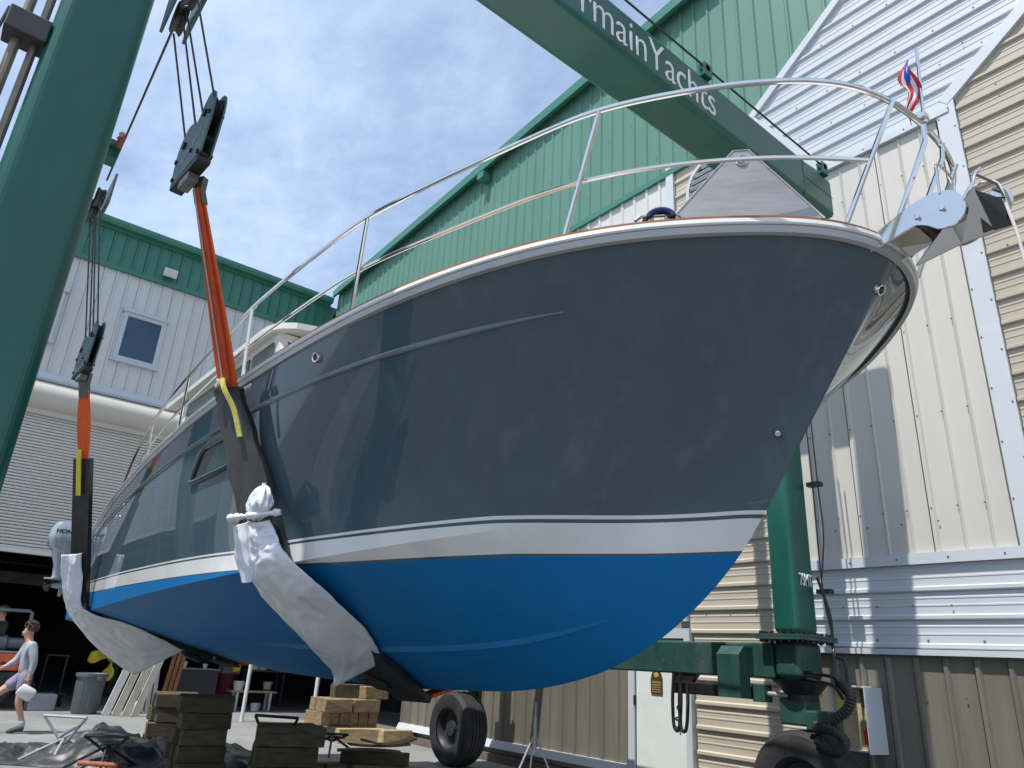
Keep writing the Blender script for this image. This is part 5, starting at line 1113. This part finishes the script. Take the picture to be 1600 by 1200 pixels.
def person(origin, fwd, J, label, colors, hairf=True):
    O = Vector((*origin, 0)); F = Vector((*fwd, 0)).normalized(); L = Vector((0, 0, 1)).cross(F)
    W = lambda p: tuple(O+F*p[0]+L*p[1]+Vector((0, 0, p[2])))
    t = thing('person', tuple(O), label, 'person')
    nd = {k: (W(v[0]), v[1]) for k, v in J.items()}
    def gr(r, g_): return tuple(a+g_ for a in r) if hasattr(r, '__len__') else r+g_
    def sub(keys, grow): return {k: (nd[k][0], gr(nd[k][1], grow)) for k in keys}
    ed = chain('pelvis', 'belly', 'chest', 'neck', 'jaw', 'skull', 'crown')+[('jaw', 'nose')]
    for s_ in 'lr': ed += chain('chest', 'sh'+s_, 'el'+s_, 'wr'+s_, 'pa'+s_)+chain('pelvis', 'hi'+s_, 'kn'+s_, 'an'+s_, 'to'+s_)
    # fingers
    for s_ in 'lr':
        w0 = Vector(nd['wr'+s_][0]); p0 = Vector(nd['pa'+s_][0]); d = (p0-w0).normalized(); side = F if abs(d.dot(F)) < .8 else Vector((0, 0, 1)); side = (side-d*side.dot(d)).normalized()
        for k, (off, ln) in enumerate(((-.030, .055), (-.010, .072), (.010, .078), (.030, .068))):
            a = p0+side*off+d*.02; b_ = a+d*ln*.55; c = b_+d*ln*.35+L*(.025 if s_ == 'l' else -.025)*-1
            for q, (pt, r) in enumerate(((a, .010), (b_, .009), (c, .008))): nd[f'f{s_}{k}{q}'] = (tuple(pt), r)
            ed += [('pa'+s_, f'f{s_}{k}0')]+chain(f'f{s_}{k}0', f'f{s_}{k}1', f'f{s_}{k}2')
        a = w0+side*.035+d*.03; b_ = a+side*.02+d*.04; nd[f't{s_}0'] = (tuple(a), .011); nd[f't{s_}1'] = (tuple(b_), .009); ed += [('wr'+s_, f't{s_}0'), (f't{s_}0', f't{s_}1')]
    body = add_mesh('body', skin_mesh('body', nd, ed, 'pelvis'), SKIN, t, tuple(O))
    tk = ['pelvis', 'belly', 'chest', 'shl', 'ell', 'wrl', 'shr', 'elr', 'wrr']
    sh = sub(tk, .02); sh['pelvis'] = (tuple(Vector(nd['pelvis'][0])-Vector((0, 0, .05))), gr(nd['pelvis'][1], .05)); sh['collar'] = (tuple(Vector(nd['chest'][0])*.25+Vector(nd['neck'][0])*.75), .062)
    for s_ in 'lr': sh['wr'+s_] = (tuple(Vector(nd['el'+s_][0])*.12+Vector(nd['wr'+s_][0])*.88), gr(nd['wr'+s_][1], .012))
    add_mesh('shirt', skin_mesh('shirt', sh, chain('pelvis', 'belly', 'chest', 'collar')+chain('chest', 'shl', 'ell', 'wrl')+chain('chest', 'shr', 'elr', 'wrr'), 'pelvis'), colors[0], t, tuple(O))
    so_ = sub(['pelvis', 'hil', 'hir'], .03); so_['waist'] = (tuple(Vector(nd['pelvis'][0])*.5+Vector(nd['belly'][0])*.5), gr(nd['pelvis'][1], .012))
    for s_ in 'lr': so_['m'+s_] = (tuple(Vector(nd['hi'+s_][0])*.35+Vector(nd['kn'+s_][0])*.65), .105)
    add_mesh('shorts', skin_mesh('shorts', so_, chain('waist', 'pelvis', 'hil', 'ml')+chain('pelvis', 'hir', 'mr'), 'pelvis'), colors[1], t, tuple(O))
    for s_ in 'lr':
        an_, to_ = Vector(nd['an'+s_][0]), Vector(nd['to'+s_][0]); he = an_-(to_-an_).normalized()*.03+Vector((0, 0, -.03))
        so2 = {'h': (tuple(he), (.062, .056)), 'm': (tuple(he*.45+to_*.55+Vector((0, 0, .008))), (.062, .05)), 't': (tuple(to_+(to_-an_).normalized()*.05), (.055, .042))}
        add_mesh('shoe', skin_mesh('shoe', so2, chain('h', 'm', 't'), 'h'), colors[2], t, tuple(O))
        kn = Vector(nd['kn'+s_][0]); sk = {'a': (tuple(an_-Vector((0, 0, .02))), .052), 'b': (tuple(an_*.70+kn*.30), .06)}
        add_mesh('sock', skin_mesh('sock', sk, [('a', 'b')], 'a'), colors[3], t, tuple(O))
    c = Vector(nd['skull'][0])
    if hairf:
        hm_ = MB(); rg = np.random.default_rng(2); hm_.ball(tuple(c-F*.018+Vector((0, 0, .03))), .105, 28, 20, (1, 1, .95))
        vv = []
        for p in hm_.v:
            q = Vector(p)-c; cut_ = q.dot(F) > .055 and q.z < .045; low = q.z < -.035
            nrm = q.normalized(); wob = .018*sin(55*p[0]+31*p[2])*sin(47*p[1]+9)+.012*sin(90*p[2]+60*p[0])
            r = q.length+wob
            if cut_ or low: r = min(r, .06)
            vv.append(tuple(c+nrm*r))
        hm_.v = vv
        for _ in range(150):
            th_ = rg.uniform(0, 2*pi); ph_ = rg.uniform(.0, 1.75); dv_ = Vector((sin(ph_)*cos(th_), sin(ph_)*sin(th_), cos(ph_)))
            if dv_.dot(F) > .55 and dv_.z < .5: continue
            if dv_.z < -.1 and dv_.dot(F) > 0: continue
            b0 = c-F*.015+Vector((0, 0, .025))+dv_*.105; a_ = rg.uniform(0, 6.28); q0 = dv_.orthogonal().normalized(); q1 = dv_.cross(q0); r0 = rg.uniform(.012, .022)
            hm_.tube([tuple(b0+dv_*(.012*k)+(q0*cos(a_+1.3*k)+q1*sin(a_+1.3*k))*r0) for k in range(4)], [.010, .012, .010, .004], 5)
        build('hair', hm_, HAIR, t, origin=tuple(O), recalc=True, sharp=80)
        for s_ in (1, -1): build('ear', MB().ball(tuple(c+L*.088*s_-Vector((0, 0, .03))-F*.005), .028, 10, 8, (.7, .35, 1)), SKIN, t)
        for s_ in (1, -1): build('eye', MB().ball(tuple(c+F*.088+L*.034*s_-Vector((0, 0, .01))), .011, 8, 6), INK, t)
        build('mouth', MB().ball(tuple(Vector(nd['jaw'][0])+F*.082-Vector((0, 0, .02))), .02, 10, 6, (.4, 1, .3)), M('lips', (.35, .12, .1), .6), t)
    return t, nd, F, L
J1 = {'pelvis': ((.14, 0, .96), (.125, .105)), 'belly': ((.16, 0, 1.14), (.125, .10)), 'chest': ((.19, 0, 1.38), (.145, .115)), 'neck': ((.235, 0, 1.54), .055), 'jaw': ((.275, 0, 1.63), (.065, .07)), 'skull': ((.265, 0, 1.71), (.085, .095)), 'crown': ((.255, 0, 1.765), .07), 'nose': ((.372, 0, 1.66), .017),
      'shl': ((.17, .175, 1.43), .066), 'ell': ((.09, .235, 1.16), .047), 'wrl': ((.10, .245, .92), .033), 'pal': ((.115, .245, .84), (.042, .024)),
      'shr': ((.21, -.175, 1.43), .066), 'elr': ((.30, -.23, 1.18), .047), 'wrr': ((.47, -.2, 1.05), .033), 'par': ((.55, -.19, 1.02), (.042, .024)),
      'hil': ((.14, .095, .90), .095), 'knl': ((.15, .10, .50), .062), 'anl': ((-.02, .10, .11), .038), 'tol': ((.17, .10, .035), (.035, .025)),
      'hir': ((.16, -.095, .90), .095), 'knr': ((.50, -.09, .60), .062), 'anr': ((.60, -.09, .20), .038), 'tor': ((.78, -.09, .16), (.035, .025))}
pt, nd, F_, L_ = person((-16.35, 2.28), (.0, -1), J1, 'young person in grey long-sleeved shirt and mauve shorts walking left past the stern', (SHIRT, SHORTS, SHOE, SOCK))
# white lidded tub carried in the hand
hp = Vector(nd['pal'][0]); c0 = hp+F_*(-.02)+Vector((.02, 0, -.17))
t = thing('carried_tub', tuple(c0), 'white oval tub carried in the hand of the walking person', 'tub')
m_ = MB().lathe([(0, -.13), (.085, -.13), (.105, -.10), (.11, .09), (.09, .13), (0, .13)], (0, 0, 0), 1, 24); R_ = Matrix.Rotation(radians(-28), 3, 'X'); m_.v = [tuple(c0+R_@Vector((v[0]*.7, v[1], v[2]))) for v in m_.v]; build('tub_body', m_, WHITEPL, t)
build('tub_handle', MB().tube([tuple(c0+Vector((0, .1*cos(a), .10+.09*sin(a)))) for a in np.linspace(0, pi, 10)], .008, 6), BLACK, t)
# ---- tractor in the doorway with its driver
tr_ = thing('tractor', (-22.0, 1.2, 0), 'orange tractor with grey roll bar parked in the workshop doorway', 'tractor')
hd = build('bonnet', MB().box((-22.3, .2, .82), (-21.3, 2.62, 1.2), bev=.05), ORPAINT, tr_)
text_obj('KUBOTA', 'bonnet_lettering', INK, hd, (-21.296, .98, .90), (0, 1, 0), (0, 0, 1), .17, .002, 1.44, .004)
build('chassis', MB().box((-22.2, .0, .40), (-21.4, 2.8, .80), bev=.03), M('tractor_grey', (.06, .065, .07), .6), tr_)
build('bumper', MB().box((-22.25, 2.83, .45), (-21.3, 2.98, .78), bev=.02), BLACK, tr_)
build('load_tank', MB().tube([(-21.7, 1.2, 1.42), (-21.7, 1.5, 1.42), (-21.7, 2.25, 1.42), (-21.7, 2.3, 1.42), (-21.7, 2.62, 1.42)], [.17, .18, .18, .13, .13], 20), M('tank_grey', (.14, .15, .16), .4, .3, var=.2, scale=5), tr_)
build('tank_tray', MB().box((-21.95, 1.0, 1.21), (-21.42, 2.66, 1.245)), ALU, tr_)
build('roll_bar', MB().tube([(-21.6, 2.68, 1.0), (-21.6, 2.62, 2.12), (-21.6, 2.55, 2.16), (-21.6, .4, 2.12), (-21.6, .3, 2.05), (-21.6, .3, 1.0)], .04, 8), M('bar_grey', (.17, .18, .19), .5), tr_)
for x in (-22.25, -21.35):
    for y, r in ((2.2, .38), (.2, .5)):
        wv = build('wheel', MB().lathe([(r*.5, -.12), (r*.85, -.13), (r, -.09), (r, .09), (r*.85, .13), (r*.5, .12)], (x, y, r), 0, 28), RUBBER, tr_); build('rim', MB().lathe([(r*.52, -.05), (r*.2, -.09), (0, -.09)], (x, y, r), 0, 20), ORPAINT, wv); build('rim', MB().lathe([(r*.52, .05), (r*.2, .09), (0, .09)], (x, y, r), 0, 20), ORPAINT, wv)
build('seat', MB().box((-22.0, 1.75, 1.25), (-21.6, 2.2, 1.35), bev=.03), BLACK, tr_)
dz = .42
J2 = {k: ((v[0][0]*.4, v[0][1], v[0][2]+dz), v[1]) for k, v in J1.items()}
J2.update({'knl': ((.42, .14, 1.36), .062), 'knr': ((.42, -.14, 1.36), .062), 'anl': ((.48, .14, 1.0), .038), 'anr': ((.48, -.14, 1.0), .038), 'tol': ((.64, .14, .96), (.035, .025)), 'tor': ((.64, -.14, .96), (.035, .025)), 'hil': ((.08, .11, 1.36), .095), 'hir': ((.08, -.11, 1.36), .095), 'nose': ((.19, 0, 2.08), .017),
           'ell': ((.1, .26, 1.62), .047), 'wrl': ((.32, .2, 1.55), .033), 'pal': ((.39, .18, 1.56), (.04, .024)), 'elr': ((.1, -.26, 1.62), .047), 'wrr': ((.32, -.2, 1.55), .033), 'par': ((.39, -.18, 1.56), (.04, .024))})
J2 = {k: ((v[0][0], v[0][1], v[0][2]-.02), v[1]) for k, v in J2.items()}
p2, nd2, F2, L2 = person((-21.9, 2.15), (.35, -1), J2, 'person in dark clothes and red cap sitting on the orange tractor', (DCLOTH, DCLOTH, SHOE, DCLOTH))
c = Vector(nd2['skull'][0]); cp = MB().ball(tuple(c+Vector((0, 0, .06))), .122, 20, 12, (1, 1, .72)); cp.prism([(c.x-.08, c.y-.20), (c.x+.08, c.y-.22), (c.x+.09, c.y-.09), (c.x-.09, c.y-.09)], 2, c.z+.03, c.z+.045); build('cap', cp, REDCAP, p2)
# hand cart outline and crate in the shade behind the walker
ct = thing('hand_cart', (-22.4, 3.6, 0), 'black tubular hand cart in the shade behind the grey bin', 'cart')
for y in (3.3, 3.75): build('rail', MB().tube([(-22.4, y, .3), (-22.4, y, 1.15), (-22.4, y+.03, 1.2)], .02, 8), M('cart_black', (.03, .03, .03), .4), ct)
build('cross_bar', MB().tube([(-22.4, 3.3, 1.18), (-22.4, 3.78, 1.18)], .02, 8), MATS['cart_black'], ct); build('deck', MB().box((-22.6, 3.2, .28), (-22.1, 3.85, .33)), MATS['cart_black'], ct)
for y in (3.25, 3.8): build('wheel', MB().lathe([(0, -.03), (.14, -.03), (.14, .03), (0, .03)], (-22.3, y, .14), 1, 18), RUBBER, ct)
build('pale_crate', MB().box((-21.5, 2.95, .01), (-20.9, 3.5, .36), bev=.02), M('crate_grey', (.25, .26, .29), .6), label='pale grey plastic crate on the floor left of the grey bin', cat='crate')
